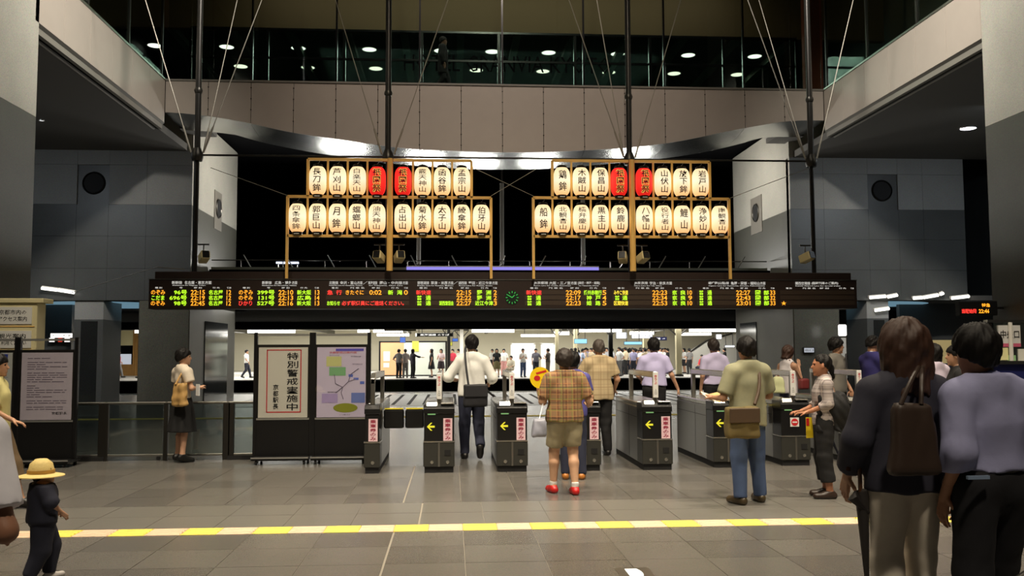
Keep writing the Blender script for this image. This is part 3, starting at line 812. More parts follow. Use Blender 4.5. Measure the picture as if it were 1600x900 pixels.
board_part('cabinet', MB().box(BX0, BX1, 18.0, 18.4, BZ0, BZ1), M['board'], bevel=0.01)
board_part('upper_box', MB().box(BX0 + 0.1, BX1 - 0.1, 18.03, 18.4, BZ1, BZ2), M['board'], bevel=0.01)
board_part('trim_line', MB().box(BX0, BX1, 17.985, 18.0, BZ1 - 0.012, BZ1 + 0.004), M['steel'])
board_part('lower_trim', MB().box(BX0, BX1, 17.985, 18.0, BZ0, BZ0 + 0.012), M['steel_dark'])
strips = MB()
for a, b_ in BLANK_STRIPS:
    for zc in (2.713, 2.608, 2.5):
        strips.box(a, b_, 17.994, 18.0, zc - 0.044, zc + 0.044)
board_part('display_strip', strips, M['led_bed'])
heads = MB()
for t, cx, w, cz, h, c in BOARD_TEXT:
    if c == 'white':
        text_to(heads, t, cx, 17.985, cz, w, h, 0.012)
    else:
        mb = MB(); text_to(mb, t, cx, 17.985, cz, w, h, 0.012, 0, 3)
        tag(board_part('display_word', mb, LED[c]), 'glowing %s %s' % (c, t))
tag(board_part('column_heading', heads, LED['white']), 'small white column headings', None, None, 'stuff')
ck = MB(); cz = 2.606
for k in range(12):
    t = k * PI / 6
    ck.prism([(CLOCK_X + r * math.cos(t + d), cz + r * math.sin(t + d)) for r, d in ((0.09, -0.06), (0.128, -0.05), (0.128, 0.05), (0.09, 0.06))], 17.985, 17.99)
for t, L in ((math.radians(45), 0.07), (math.radians(150), 0.1)):
    ck.prism([(CLOCK_X + a * math.cos(t) - b_ * math.sin(t), cz + a * math.sin(t) + b_ * math.cos(t)) for a, b_ in ((0, -0.008), (L, -0.006), (L, 0.006), (0, 0.008))], 17.985, 17.99)
o = board_part('clock_hands', ck, glow('led_clock_green', (60, 200, 80), 0.9)); o['label'] = 'green glowing clock marks and hands'
board_part('clock_disc', MB().prism([(CLOCK_X + 0.14 * math.cos(k * PI / 14), cz + 0.14 * math.sin(k * PI / 14)) for k in range(28)], 17.99, 18.0), mat('clock_face', (22, 40, 28), 0.4))

# suspension masts, horizontal rod and raking stays that carry the board
mast_x = [-5.045, -1.282, 3.632, 7.450]
RODZ = 5.454
where = ['at the left end of the departure board', 'above the left lantern rack', 'above the right lantern rack', 'at the right end of the departure board']
stay_tops = [[(-0.95, 0.0), (0.28, 1.0), (1.0, 0.2)], [(-0.92, 0.1), (1.0, 0.2)], [(-1.0, 0.1), (-0.25, 1.0), (0.95, 0.2)], [(-1.0, 0.1), (-0.37, 1.0), (0.86, 0.2)]]
for i, mx in enumerate(mast_x):
    t = thing('suspension_mast', 'dark steel mast with raking stay rods %s' % where[i], 'mast', (mx, 18.2, BZ2))
    MB().tube([(0, 0, RODZ - BZ2 - 0.1), (0, 0, 12.8)], 0.06, 12).build('upper_mast', M['pole'], t, smooth=True)
    MB().tube([(0, 0, 0), (0, 0, RODZ - BZ2)], 0.045, 10).build('lower_mast', M['pole'], t, smooth=True)
    MB().lathe([(0.1, -0.12), (0.12, -0.05), (0.12, 0.02), (0.07, 0.14)], 12, (0, 0, RODZ - BZ2)).build('joint', M['steel_dark'], t, smooth=True)
    MB().lathe([(0.07, 0.35), (0.085, 0.4), (0.07, 0.45)], 12, (0, 0, RODZ - BZ2 + 0.9)).build('collar', M['steel_dark'], t, smooth=True)
    for dx, dy in stay_tops[i]:
        z0 = RODZ - BZ2 + 0.05
        top = Vector((dx * 1.42 + (0.14 if dx > 0 else -0.14), dy * 1.4, z0 + 4.4))
        bot = Vector((0.12 if dx > 0 else -0.12, 0.0, z0))
        s = MB().tube([bot, top], 0.010, 6).build('stay_rod', M['cable'], t, smooth=True)
        MB().tube([bot, bot.lerp(top, 0.12)], 0.02, 8).build('turnbuckle', M['cable'], s, smooth=True)
    # floodlight bracket and lamp low on the outer masts and on both sides of the inner ones
rod = tag(MB().tube([(mast_x[0], 18.2, RODZ), (mast_x[3], 18.2, RODZ)], 0.02, 8).build('tie_rod', M['pole'], smooth=True), 'thin horizontal tie rod joining the four suspension masts', 'tie rod')
wires = [((-3.170, 17.800, 4.578), (-4.778, 18.200, 5.200), 'thin guy wire from the left rack to the left mast'), ((0.776, 17.800, 4.609), (2.022, 18.200, 5.424), 'thin guy wire rising right from the left rack'),
         ((1.615, 17.800, 4.615), (0.432, 18.200, 5.250), 'thin guy wire rising left from the right rack'), ((5.572, 17.800, 4.593), (7.415, 18.200, 5.318), 'thin guy wire from the right rack to the right mast')]
for a, b_, lb in wires:
    tag(MB().tube([a, b_], 0.006, 5).build('guy_wire', M['cable']), lb, 'wire')
tag(MB().tube([(-8.130, 20.000, 2.829), (-5.796, 18.300, 3.228), (-5.263, 18.300, 3.178)], 0.008, 5).build('slack_cable', M['cable']), 'thin pale cable running down left from the board top', 'wire')


def spotlight(label, x, z, turn, y=18.1):
    t = thing('spotlight', label, 'spotlight', (x, y, z))
    MB().box(-0.11, 0.11, -0.03, 0.03, 0.19, 0.215).build('bracket', M['steel_dark'], t)
    MB().tube([(0, 0, 0.2), (0, 0, 0.02)], 0.014, 6).build('stem', M['steel'], t)
    h = MB().box(-0.085, 0.085, -0.16, 0.12, -0.14, 0.03).build('housing', mat('ivory_lamp_housing', (232, 216, 160), 0.4), t, bevel=0.015)
    h.rotation_euler = (math.radians(-18), 0, turn)
    l = MB().box(-0.065, 0.065, -0.175, -0.16, -0.125, 0.015).build('lens', M['black_gloss'], h)
    return t


spotlight('ivory spotlight hanging at the left mast above the board', -4.855, 3.451, 0.5)
spotlight('ivory spotlight just left of the left rack post', -1.427, 3.462, -0.3)
spotlight('ivory spotlight just right of the left rack post', -1.048, 3.464, 0.3)
spotlight('ivory spotlight just left of the right rack post', 3.454, 3.465, -0.3)
spotlight('ivory spotlight just right of the right rack post', 3.847, 3.467, 0.3)
spotlight('ivory spotlight hanging at the right mast above the board', 7.231, 3.478, 0.5)

# ------------------------------------------------------------------ lantern racks and paper lanterns
M['bamboo'] = mat('varnished_yellow_timber', (244, 194, 106), 0.5, noise=0.12, scale=3)
M['paper'] = None


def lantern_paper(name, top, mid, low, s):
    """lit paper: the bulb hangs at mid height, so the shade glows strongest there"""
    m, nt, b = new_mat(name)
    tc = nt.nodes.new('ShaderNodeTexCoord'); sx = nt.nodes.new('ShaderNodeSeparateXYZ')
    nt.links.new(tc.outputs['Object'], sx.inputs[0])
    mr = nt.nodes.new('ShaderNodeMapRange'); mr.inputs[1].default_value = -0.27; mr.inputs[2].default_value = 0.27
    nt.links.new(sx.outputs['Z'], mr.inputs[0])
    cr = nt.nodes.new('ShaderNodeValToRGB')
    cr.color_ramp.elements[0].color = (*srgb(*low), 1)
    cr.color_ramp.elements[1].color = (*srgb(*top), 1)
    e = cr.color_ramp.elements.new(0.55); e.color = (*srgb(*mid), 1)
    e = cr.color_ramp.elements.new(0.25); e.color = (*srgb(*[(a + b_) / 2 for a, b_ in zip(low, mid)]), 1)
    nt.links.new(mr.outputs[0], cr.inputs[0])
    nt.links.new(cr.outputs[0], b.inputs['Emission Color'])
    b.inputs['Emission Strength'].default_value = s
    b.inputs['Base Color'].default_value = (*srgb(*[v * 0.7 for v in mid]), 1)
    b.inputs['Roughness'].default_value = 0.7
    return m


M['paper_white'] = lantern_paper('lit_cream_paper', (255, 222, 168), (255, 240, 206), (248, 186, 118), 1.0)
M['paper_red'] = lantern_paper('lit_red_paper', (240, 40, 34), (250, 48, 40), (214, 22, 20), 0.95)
M['ink'] = mat('brown_black_ink', (44, 16, 10), 0.7)
M['gold_edge'] = mat('gold_outline', (255, 205, 110), 0.6, emit=(255, 190, 90), es=0.5)
LR, LH = 0.165, 0.275


def lantern_r(z):
    u = min(1.0, abs(z) / LH)
    return LR * (1 - 0.42 * u ** 4.5)


def lantern_mesh(m):
    prof = []
    n = 44
    for k in range(n + 1):
        z = -LH + 2 * LH * k / n
        prof.append((lantern_r(z) + (0.0025 if k % 2 else 0.0), z))
    return MB().lathe([(0.07, -LH + 0.001)] + prof + [(0.07, LH - 0.001)], 32).mesh('shade', m, smooth=True)


shade_mesh = {False: lantern_mesh(M['paper_white']), True: lantern_mesh(M['paper_red'])}
cap_mesh = MB().lathe([(0.0, 0.05), (0.075, 0.05), (0.098, 0.035), (0.098, -0.004), (0.0, -0.004)], 24).mesh('cap', M['black_gloss'], smooth=True)
base_mesh = MB().lathe([(0.0, -0.055), (0.09, -0.055), (0.098, -0.04), (0.098, 0.004), (0, 0.004)], 24).mesh('base_ring', M['black_gloss'], smooth=True)
hook_mesh = MB().tube([(0, 0, 0.04), (0.0, 0, 0.075), (0.025, 0, 0.09), (0.03, 0, 0.115), (0.0, 0, 0.135)], 0.005, 6).mesh('hanger', M['steel'])
base_tag_mesh = MB().box(-0.05, 0.05, -0.1005, -0.0985, -0.045, -0.03).mesh('name_strip', M['white'])
_char_geo = {}


def char_geo(ch, offset):
    """one character with its long edges split so that it can wrap round a lantern"""
    if (ch, offset) not in _char_geo:
        vs, fs, d = text_geo(ch, 1.0, offset, 1.0, 1)
        bm = bmesh.new()
        bv = [bm.verts.new((p[0], p[1], 0)) for p in vs]
        for f in fs:
            try: bm.faces.new([bv[i] for i in f])
            except ValueError: pass
        for _ in range(3):
            es = [e for e in bm.edges if e.calc_length() > 0.16]
            if not es: break
            bmesh.ops.subdivide_edges(bm, edges=es, cuts=1)
            bmesh.ops.triangulate(bm, faces=[f for f in bm.faces if len(f.verts) > 3])
        bm.verts.index_update()
        _char_geo[(ch, offset)] = (np.array([v.co[:2] for v in bm.verts]), [tuple(v.index for v in f.verts) for f in bm.faces], d)
        bm.free()
    return _char_geo[(ch, offset)]


def lantern_text(mb, words, offset, lift):
    n = len(words); top, bot = 0.235, -0.235
    st = (top - bot) / n
    cw = 0.15
    for i, ch in enumerate(words):
        vs, fs, d = char_geo(ch, offset)
        full = 0.92
        h = min(st * 0.88, 0.17)
        cz_ = top - st * (i + 0.5)
        out = []
        for p in vs:
            x = p[0] / full * cw; z = cz_ + p[1] / full * h
            r = lantern_r(z) + 0.003 + lift
            out.append((x, -math.sqrt(max(1e-6, r * r - x * x)), z))
        mb.add(out, fs)


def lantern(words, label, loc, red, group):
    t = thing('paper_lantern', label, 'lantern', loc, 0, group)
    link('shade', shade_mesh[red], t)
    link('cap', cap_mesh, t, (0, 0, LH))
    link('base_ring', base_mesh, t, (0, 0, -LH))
    link('hanger', hook_mesh, t, (0, 0, LH))
    link('name_strip', base_tag_mesh, t, (0, 0, -LH))
    if red:
        g = MB(); lantern_text(g, words, 0.06, 0.0); g.build('lettering_outline', M['gold_edge'], t)
    k = MB(); lantern_text(k, words, 0.012 if len(words) < 4 else 0.006, 0.002); k.build('lettering', M['ink'], t)
    return t


def rack(side, label, x0, x1, zt, zm, zl, upper, lower):
    """timber rack of two tiers of cells: the upper tier is one cell narrower at each end"""
    Y = 17.8
    cx = (x0 + x1) / 2
    t = thing('lantern_rack', label, 'lantern rack', (cx, Y, BZ1))
    half = (x1 - x0) / 2
    pw_ = 0.06                                     # half width of the thick middle post
    cell = (half - pw_) / 5
    w = 0.026
    b = BZ1
    MB().tube([(0, -0.05, BZ2 - b), (0, -0.05, zt - b + 0.02)], [0.062, 0.056], 14).build('middle_post', M['bamboo'], t, smooth=True)
    for s in (-1, 1):
        MB().box(s * half - w, s * half + w, -w, w, 0, zm - b).build('side_post', M['bamboo'], t)
    for s in (-1, 1):
        xa, xb = sorted((s * pw_, s * half)); xc, xd = sorted((s * pw_, s * (half - cell)))
        MB().box(xa, xb, -w, w, zm - b - w, zm - b + w).build('rail', M['bamboo'], t)
        MB().box(xa, xb, -w, w, zl - b - w, zl - b + w).build('rail', M['bamboo'], t)
        MB().box(xc, xd, -w, w, zt - b - w, zt - b + w).build('rail', M['bamboo'], t)
        for k in range(1, 5):
            xx = s * (pw_ + cell * k)
            MB().box(xx - 0.018, xx + 0.018, -0.018, 0.018, zl - b, zm - b).build('upright', M['bamboo'], t)
        for k in range(1, 5):
            xx = s * (pw_ + cell * k)
            ww = w if k == 4 else 0.018
            MB().box(xx - ww, xx + ww, -ww, ww, zm - b, zt - b).build('upright', M['bamboo'], t)
    ordn = ['first', 'second', 'third', 'fourth', 'fifth', 'sixth', 'seventh', 'eighth', 'ninth', 'tenth']
    def cells(n):
        return [-(pw_ + cell * (k - 0.5)) for k in range(n, 0, -1)] + [pw_ + cell * (k - 0.5) for k in range(1, n + 1)]
    for tier, words, xs_, ztop in (('upper', upper, cells(4), zt), ('lower', lower, cells(5), zm)):
        for i, (wd, xx) in enumerate(zip(words, xs_)):
            red = wd == '祇園祭'
            lb = '%s paper lantern lettered %s, %s from left in the %s tier of the %s rack' % ('red' if red else 'white', wd, ordn[i], tier, side)
            lantern(wd, lb, (cx + xx, Y, ztop - LH - 0.15), red, 'lanterns in the %s rack' % side)
    return t


rack('left', 'yellow timber rack of two lantern tiers on the left half of the board', -3.189, 0.775, 5.306, 4.568, 3.796,
     ['長刀鉾', '芦刈山', '白楽天山', '祇園祭', '祇園祭', '霰天神山', '函谷鉾', '孟宗山'],
     ['四条傘鉾', '郭巨山', '月鉾', '蟷螂山', '油天神山', '占出山', '菊水鉾', '太子山', '綾傘鉾', '伯牙山'])
rack('right', 'yellow timber rack of two lantern tiers on the right half of the board', 1.613, 5.564, 5.330, 4.579, 3.806,
     ['鶏鉾', '木賊山', '保昌山', '祇園祭', '祇園祭', '山伏山', '放下鉾', '岩戸山'],
     ['船鉾', '北観音山', '橋弁慶山', '黒主山', '鈴鹿山', '八幡山', '役行者山', '鯉山', '浄妙山', '南観音山'])

# ------------------------------------------------------------------ ticket gates
M['gate_dark'] = mat('gate_dark_grey', (62, 62, 58), 0.38, 0.3)
M['gate_black'] = mat('gate_black', (22, 22, 23), 0.3)
M['gate_steel'] = mat('gate_steel_side', (150, 148, 142), 0.3, 0.9)
M['gate_top'] = mat('gate_top_steel', (196, 194, 186), 0.25, 0.9)
M['arrow'] = glow('yellow_arrow', (240, 225, 40), 1.0)
M['ystrip'] = mat('yellow_edge', (226, 210, 60), 0.5)
M['pink'] = mat('pink_sticker', (232, 200, 208), 0.5)
M['crimson'] = mat('crimson_lettering', (150, 24, 60), 0.6)
M['red'] = mat('red_print', (200, 30, 36), 0.6)
M['paper'] = mat('white_paper', (226, 226, 222), 0.6)
M['green_glow'] = glow('green_reader_light', (150, 210, 130), 0.6)


def gate(label, x, y, kind='arrow', narrow=False, arch=True):
    t = thing('ticket_gate', label, 'ticket gate', (x, y, 0), 0, 'row of ticket gates')
    xl = 0.0 if narrow else -0.2
    xr = 0.2
    MB().box(xl + 0.015, xr - 0.015, 0.02, 1.98, 0, 0.075).build('plinth', M['black'], t)
    MB().box(xl, xr, 0.0, 0.34, 0.075, 0.385).build('lower_cabinet', M['gate_dark'], t, bevel=0.008)
    MB().box(xl + 0.008, xr - 0.008, 0.012, 0.34, 0.40, 0.75).build('upper_cabinet', M['gate_black'], t, bevel=0.006)
    MB().box(xl - 0.002, xr + 0.002, -0.004, 0.34, 0.385, 0.40).build('trim', M['gate_top'], t)
    body = MB().box(xl + 0.005, xr - 0.005, 0.34, 1.95, 0.075, 0.80).build('body', M['gate_steel'], t, bevel=0.006)
    MB().box(xl + 0.003, xl + 0.005, 0.9, 0.906, 0.1, 0.78).box(xl + 0.002, xr - 0.002, 0.36, 1.9, 0.66, 0.664).build('seam', M['black'], body)
    MB().prism([(0.0, 0.75), (0.34, 0.75), (0.34, 0.865), (0.06, 0.865), (0.0, 0.82)], xl, xr, 'x').build('head', M['gate_black'], t, bevel=0.006)
    MB().box(xl + 0.004, xr - 0.004, 0.34, 1.93, 0.80, 0.865).build('top_cover', M['gate_top'], t, bevel=0.012)
    if not narrow:
        r = MB().prism([(0.005, 0.80), (0.14, 0.80), (0.14, 0.90), (0.07, 0.90)], -0.165, -0.02, 'x').build('ticket_slot', M['gate_top'], t, bevel=0.006)
        MB().box(-0.145, -0.045, 0.006, 0.012, 0.735, 0.80).build('reader_window', M['green_glow'], r)
        MB().box(-0.145, -0.04, 0.075, 0.135, 0.9, 0.904).build('slot_mouth', M['gate_black'], r)
        MB().box(0.02, 0.185, 0.02, 0.16, 0.865, 0.885).build('top_plate', M['gate_top'], t, bevel=0.006)
        MB().box(-0.012, 0.012, -0.006, 0.0, 0.08, 0.38).build('pilaster', M['gate_steel'], t)
        MB().box(0.07, 0.15, -0.006, 0.0, 0.22, 0.29).build('coin_tray', M['black'], t)
    for lx in ((0.11,) if narrow else (-0.09, 0.11)):
        MB().prism([(lx + 0.022 * math.cos(k * PI / 8), 0.135 + 0.022 * math.sin(k * PI / 8)) for k in range(16)], -0.006, 0.0).build('lock', M['gate_top'], t)
    if kind == 'arrow':
        if not narrow:
            a = [(-0.155, 0.585), (-0.105, 0.635), (-0.085, 0.635), (-0.122, 0.597), (-0.055, 0.597), (-0.055, 0.573), (-0.122, 0.573), (-0.085, 0.535), (-0.105, 0.535)]
            MB().prism(a, 0.004, 0.011).build('arrow', M['arrow'], t)
        st = MB().box(0.055, 0.17, 0.007, 0.012, 0.405, 0.69).build('sticker', M['pink'], t)
        k = MB(); vtext_to(k, '乗車券のみ', 0.1125, 0.0055, 0.683, 0.412, 0.075, 0, 0.02)
        tag(k.build('sticker_lettering', M['crimson'], st), 'crimson vertical lettering')
    else:
        st = MB().box(-0.07, 0.05, 0.006, 0.012, 0.52, 0.64).build('sign_plate', M['paper'], t)
        MB().prism([(-0.01 + 0.048 * math.cos(k * PI / 12), 0.58 + 0.048 * math.sin(k * PI / 12)) for k in range(24)], 0.003, 0.006).build('no_entry_disc', M['red'], st)
        MB().box(-0.042, 0.022, 0.001, 0.003, 0.571, 0.589).build('no_entry_bar', M['paper'], st)
    if arch:
        ax = 0.1 if narrow else 0.0
        MB().box(ax - 0.028, ax + 0.028, 1.66, 1.74, 0.86, 1.27).build('rear_post', M['gate_steel'], t, bevel=0.008)
        if narrow:
            MB().box(ax - 0.028, ax + 0.028, 0.06, 0.13, 0.86, 1.20).build('front_post', M['gate_steel'], t, bevel=0.008)
            MB().prism([(0.06, 1.13), (0.06, 1.2), (0.2, 1.27), (1.74, 1.27), (1.74, 1.19), (0.2, 1.19)], ax - 0.03, ax + 0.03, 'x').build('arch_rail', M['gate_top'], t, bevel=0.006)
        else:
            MB().box(ax - 0.028, ax + 0.028, 0.09, 0.15, 0.86, 1.2).build('front_post', M['gate_steel'], t, bevel=0.008)
            MB().box(ax - 0.03, ax + 0.03, 0.09, 1.74, 1.19, 1.27).build('arch_rail', M['gate_top'], t, bevel=0.01)
            pl = MB().box(ax - 0.034, ax + 0.034, 0.06, 0.09, 0.93, 1.265).build('sign_strip', M['paper'], t, bevel=0.005)
            k = MB(); vtext_to(k, 'きっぷ', ax, 0.058, 1.23, 1.1, 0.034, 0, 0.02)
            tag(k.build('strip_lettering', M['red'], pl), 'red vertical lettering')
            k = MB(); vtext_to(k, '入口', ax, 0.058, 1.05, 0.97, 0.026, 0, 0.01)
            tag(k.build('strip_note', M['gate_dark'], pl), 'small grey lettering')
    return t


GY = 11.76
gate('narrow half-width ticket gate at the left end, beside the map stand', -1.11, GY, narrow=True)
gate('ticket gate with yellow arrow left of the man in white shirt', -0.16, GY)
gate('ticket gate with yellow arrow right of the man in white shirt', 0.78, GY)
gate('ticket gate partly hidden behind the person in khaki shorts', 1.73, GY)
gate('ticket gate with yellow arrow between khaki shorts and lavender shirt', 2.67, GY)
gate('long steel sided ticket gate behind the man in jeans', 3.65, GY + 0.15)
gate('ticket gate with red no entry disc', 4.61, GY + 0.26, kind='stop')
gate('ticket gate behind the girl with the black backpack', 5.6, GY + 0.4, kind='stop')


def flap(label, x, y, w, grp=None):
    t = thing('gate_flap', label, 'gate flap', (x, y, 0), 0, grp)
    MB().box(-w / 2, w / 2, -0.02, 0.02, 0.52, 0.775).build('leaf', M['gate_black'], t, bevel=0.02)
    MB().box(-w / 2 + 0.01, w / 2 - 0.01, -0.022, 0.022, 0.775, 0.79).build('yellow_strip', M['ystrip'], t)
    return t


flap('closed black gate flap beside the narrow left gate', -0.77, 12.35, 0.27, 'closed flaps of the left passage')
flap('closed black gate flap hinged on the second gate', -0.495, 12.35, 0.25, 'closed flaps of the left passage')
flap('black gate flap closing the passage left of the no entry gate', 4.28, 12.55, 0.25)
# yellow guide line across the inner floor
tag(MB().box(-16, 18, 21.6, 21.95, 0.0, 0.008).build('inner_guide_line', M['yellow']), 'thin yellow guide line crossing the floor beyond the gates', 'guide path')

# ------------------------------------------------------------------ glass barriers at the left
M['barrier_glass'] = thin_glass('grey_barrier_glass', (205, 212, 210), 0.12, 0.05)


def barrier(label, x0, x1, y, posts, caster=None, plinth=False):
    t = thing('glass_barrier', label, 'barrier', ((x0 + x1) / 2, y, 0), 0, 'glass barriers left of the gates')
    h = (x1 - x0) / 2
    MB().box(-h + 0.04, h - 0.04, -0.008, 0.008, 0.09, 0.80).build('pane', M['barrier_glass'], t)
    MB().box(-h, h, -0.03, 0.03, 0.80, 0.835).build('top_rail', M['steel'], t, bevel=0.008)
    MB().box(-h, h, -0.02, 0.02, 0.06, 0.09).build('bottom_rail', M['steel'], t, bevel=0.005)
    if plinth: MB().box(-h, h, -0.05, 0.05, 0, 0.06).build('plinth', M['black'], t)
    for px, w in posts:
        MB().box(px - w, px + w, -0.035, 0.035, 0, 0.82).build('post', M['steel_dark'], t, bevel=0.005)
    if caster is not None:
        MB().prism([(caster + 0.03 * math.cos(k * PI / 8), 0.03 + 0.03 * math.sin(k * PI / 8)) for k in range(16)], -0.015, 0.015).build('caster', M['black'], t)
    return t


FY = 13.5
bx_ = [-6.079, -4.939, -4.094, -3.223, -2.794]
barrier('fixed glass barrier panel beside the left poster stand', bx_[0], bx_[1] - 0.01, FY, [((bx_[1] - bx_[0]) / 2 - 0.05, 0.05)], None, True)
barrier('movable glass barrier on a caster left of the standing woman', bx_[1], bx_[2] - 0.01, FY, [(-0.41, 0.025), (0.42, 0.03)], 0.32)
barrier('movable glass barrier directly behind the standing woman', bx_[2], bx_[3] - 0.01, FY, [(0.42, 0.05)], None)
barrier('fixed glass barrier panel beside the red bordered poster', bx_[3], bx_[4], FY, [(-0.17, 0.04)], None, True)

# ------------------------------------------------------------------ poster stands
M['alu'] = mat('aluminium_edge', (200, 200, 196), 0.3, 0.8)
M['stand_black'] = mat('stand_black', (16, 16, 17), 0.35)


def poster_stand(label, x, y, w, h, paper, deco, group):
    t = thing('poster_stand', label, 'poster stand', (x, y, 0), 0, group)
    q = w / 2
    MB().box(-q - 0.005, q + 0.005, -0.22, 0.22, 0.055, 0.10).build('base', M['stand_black'], t, bevel=0.008)
    MB().box(-q - 0.005, q + 0.005, -0.228, -0.215, 0.085, 0.105).build('base_trim', M['alu'], t)
    for s in (-1, 1):
        MB().box(s * q - 0.025, s * q + 0.025, -0.03, 0.03, 0.1, h).build('side_post', M['stand_black'], t, bevel=0.006)
        for f in (-0.18, 0.18):
            MB().prism([(f + 0.028 * math.cos(k * PI / 6), 0.028 + 0.028 * math.sin(k * PI / 6)) for k in range(12)], s * (q - 0.06) - 0.014, s * (q - 0.06) + 0.014, 'x').build('caster', M['black'], t)
    MB().box(-q, q, -0.022, 0.022, 0.10, 0.6).build('lower_panel', M['stand_black'], t)
    MB().box(-q + 0.02, q - 0.02, -0.028, 0.022, 0.6, 0.625).build('sill', M['alu'], t)
    MB().box(-q + 0.02, q - 0.02, -0.022, 0.022, 0.625, h - 0.17).build('backing', M['steel_dark'], t)
    MB().box(-q, q, -0.02, 0.02, h - 0.05, h - 0.02).build('top_rail', M['alu'], t)
    p = MB().box(-q + 0.045, q - 0.045, -0.027, -0.022, 0.63, h - 0.21).build('poster', paper, t)
    deco(p, q - 0.045, 0.63, h - 0.21)
    MB().box(-q + 0.03, q - 0.03, -0.036, -0.033, 0.62, h - 0.18).build('cover_glass', thin_glass('poster_cover', (245, 245, 245), 0.04), t)
    return t


YF = -0.0285


def deco_notice(p, q, z0, z1):
    w = 0.014
    a, b_ = -q + 0.11, q - 0.09
    zb_, zt_ = z0 + 0.07, z1 - 0.03
    MB().box(a, b_, YF, -0.027, zt_ - w, zt_).box(a, b_, YF, -0.027, zb_, zb_ + w).box(a, a + w, YF, -0.027, zb_, zt_).box(b_ - w, b_, YF, -0.027, zb_, zt_).build('red_border', M['red'], p)
    k = MB(); vtext_to(k, '特別警戒実施中', b_ - 0.12, YF - 0.001, zt_ - 0.035, zb_ + 0.02, 0.155, 0, 0.012)
    tag(k.build('poster_lettering', M['black'], p), 'bold black vertical characters')
    k = MB(); vtext_to(k, '京都駅長', a + 0.13, YF - 0.001, zb_ + 0.4, zb_ + 0.04, 0.075, 0, 0.015)
    tag(k.build('poster_signature', M['black'], p), 'smaller black vertical characters')


def blob(cx, cz, rx, rz, n=24):
    return [(cx + rx * math.cos(2 * PI * k / n), cz + rz * math.sin(2 * PI * k / n)) for k in range(n)]


def deco_map(p, q, z0, z1):
    def pc(name, poly, c, y=YF):
        MB().prism(poly, y, -0.027).build(name, mat('print_' + name + str(len(bpy.data.materials)), c, 0.6), p)
    R_ = lambda a, b_, c, d: [(a, c), (b_, c), (b_, d), (a, d)]
    H = z1 - z0
    pc('title_band', R_(-0.08, q - 0.03, z1 - 0.055, z1 - 0.02), (96, 84, 190))
    k = MB(); text_to(k, '京都駅周辺案内図', 0.02, YF - 0.001, z1 - 0.075, 0.38, 0.03); k.build('map_title', M['red'], p)
    pc('yellow_block', R_(-0.21, 0.0, z1 - 0.27, z1 - 0.13), (206, 208, 140))
    pc('green_block', R_(-0.17, 0.06, z1 - 0.40, z1 - 0.28), (128, 182, 130))
    pc('violet_block', R_(-0.27, -0.05, z0 + 0.2, z0 + 0.33), (176, 158, 206))
    pc('blue_block', R_(0.14, q - 0.01, z0 + 0.2, z0 + 0.34), (112, 130, 196))
    pc('olive_bubble', blob(0.06, z0 + 0.13, 0.17, 0.065) , (140, 146, 40))
    for a, b_ in (((0.1, 0.56), (0.16, 0.6)), ((0.17, 0.52), (0.24, 0.55)), ((0.26, 0.46), (0.32, 0.5))):
        pc('blue_mark', R_(a[0], b_[0], z0 + a[1], z0 + b_[1]), (92, 112, 200))
    ln = MB()
    for pts in (((-0.1, 0.6), (-0.08, 0.47), (0.02, 0.42), (0.1, 0.5), (0.2, 0.53)), ((0.02, 0.42), (0.0, 0.34), (0.03, 0.25)), ((0.02, 0.42), (-0.08, 0.34)), ((0.1, 0.5), (0.13, 0.6), (0.24, 0.68))):
        ln.tube([(u, YF, z0 + v) for u, v in pts], 0.005, 4)
    ln.build('route_lines', mat('route_grey', (120, 110, 130), 0.6), p)
    k = MB()
    for j in range(5):
        text_to(k, ['市バスのりば', '地下鉄烏丸線', '中央口', '八条口', '新幹線'][j], [-0.1, 0.2, 0.22, 0.05, -0.12][j], YF - 0.001, [z1 - 0.115, z1 - 0.13, z1 - 0.24, z0 + 0.035, z0 + 0.35][j], 0.14, 0.02)
    tag(k.build('map_captions', mat('caption_ink', (70, 60, 80), 0.7), p), None, None, None, 'stuff')


def deco_text(p, q, z0, z1):
    k = MB()
    r = random.Random(3)
    z = z1 - 0.08
    while z > z0 + 0.14:
        a = -q + 0.08
        while a < q - 0.1:
            L = min(r.uniform(0.04, 0.16), q - 0.07 - a)
            k.add([(a, YF, z - 0.005), (a + L, YF, z - 0.005), (a + L, YF, z + 0.005), (a, YF, z + 0.005)], [(0, 1, 2, 3)])
            a += L + 0.015
            if r.random() < 0.12: break
        z -= 0.03 if r.random() > 0.15 else 0.055
    tag(k.build('fine_print', mat('grey_print', (124, 112, 130), 0.7), p), 'rows of fine print', None, None, 'stuff')
    k = MB(); text_to(k, '京都駅長', q - 0.16, YF, z0 + 0.09, 0.2, 0.04); k.build('poster_signature', M['black'], p)


def deco_bluemap(p, q, z0, z1):
    MB().prism([(-q, z1 - 0.02)] + [(-q + 0.0, z1 - 0.3)] + blob(-0.02, z1 - 0.26, q - 0.04, 0.14, 20)[10:] + [(q - 0.06, z1 - 0.02)], YF, -0.027).build('blue_area', mat('map_blue', (40, 62, 160), 0.6), p)
    for j in range(6):
        MB().box(-q + 0.03, q - 0.05, YF, -0.027, z0 + 0.08 + 0.1 * j, z0 + 0.085 + 0.1 * j).build('map_line', mat('map_line_grey%d' % j, (120, 124, 140), 0.6), p)


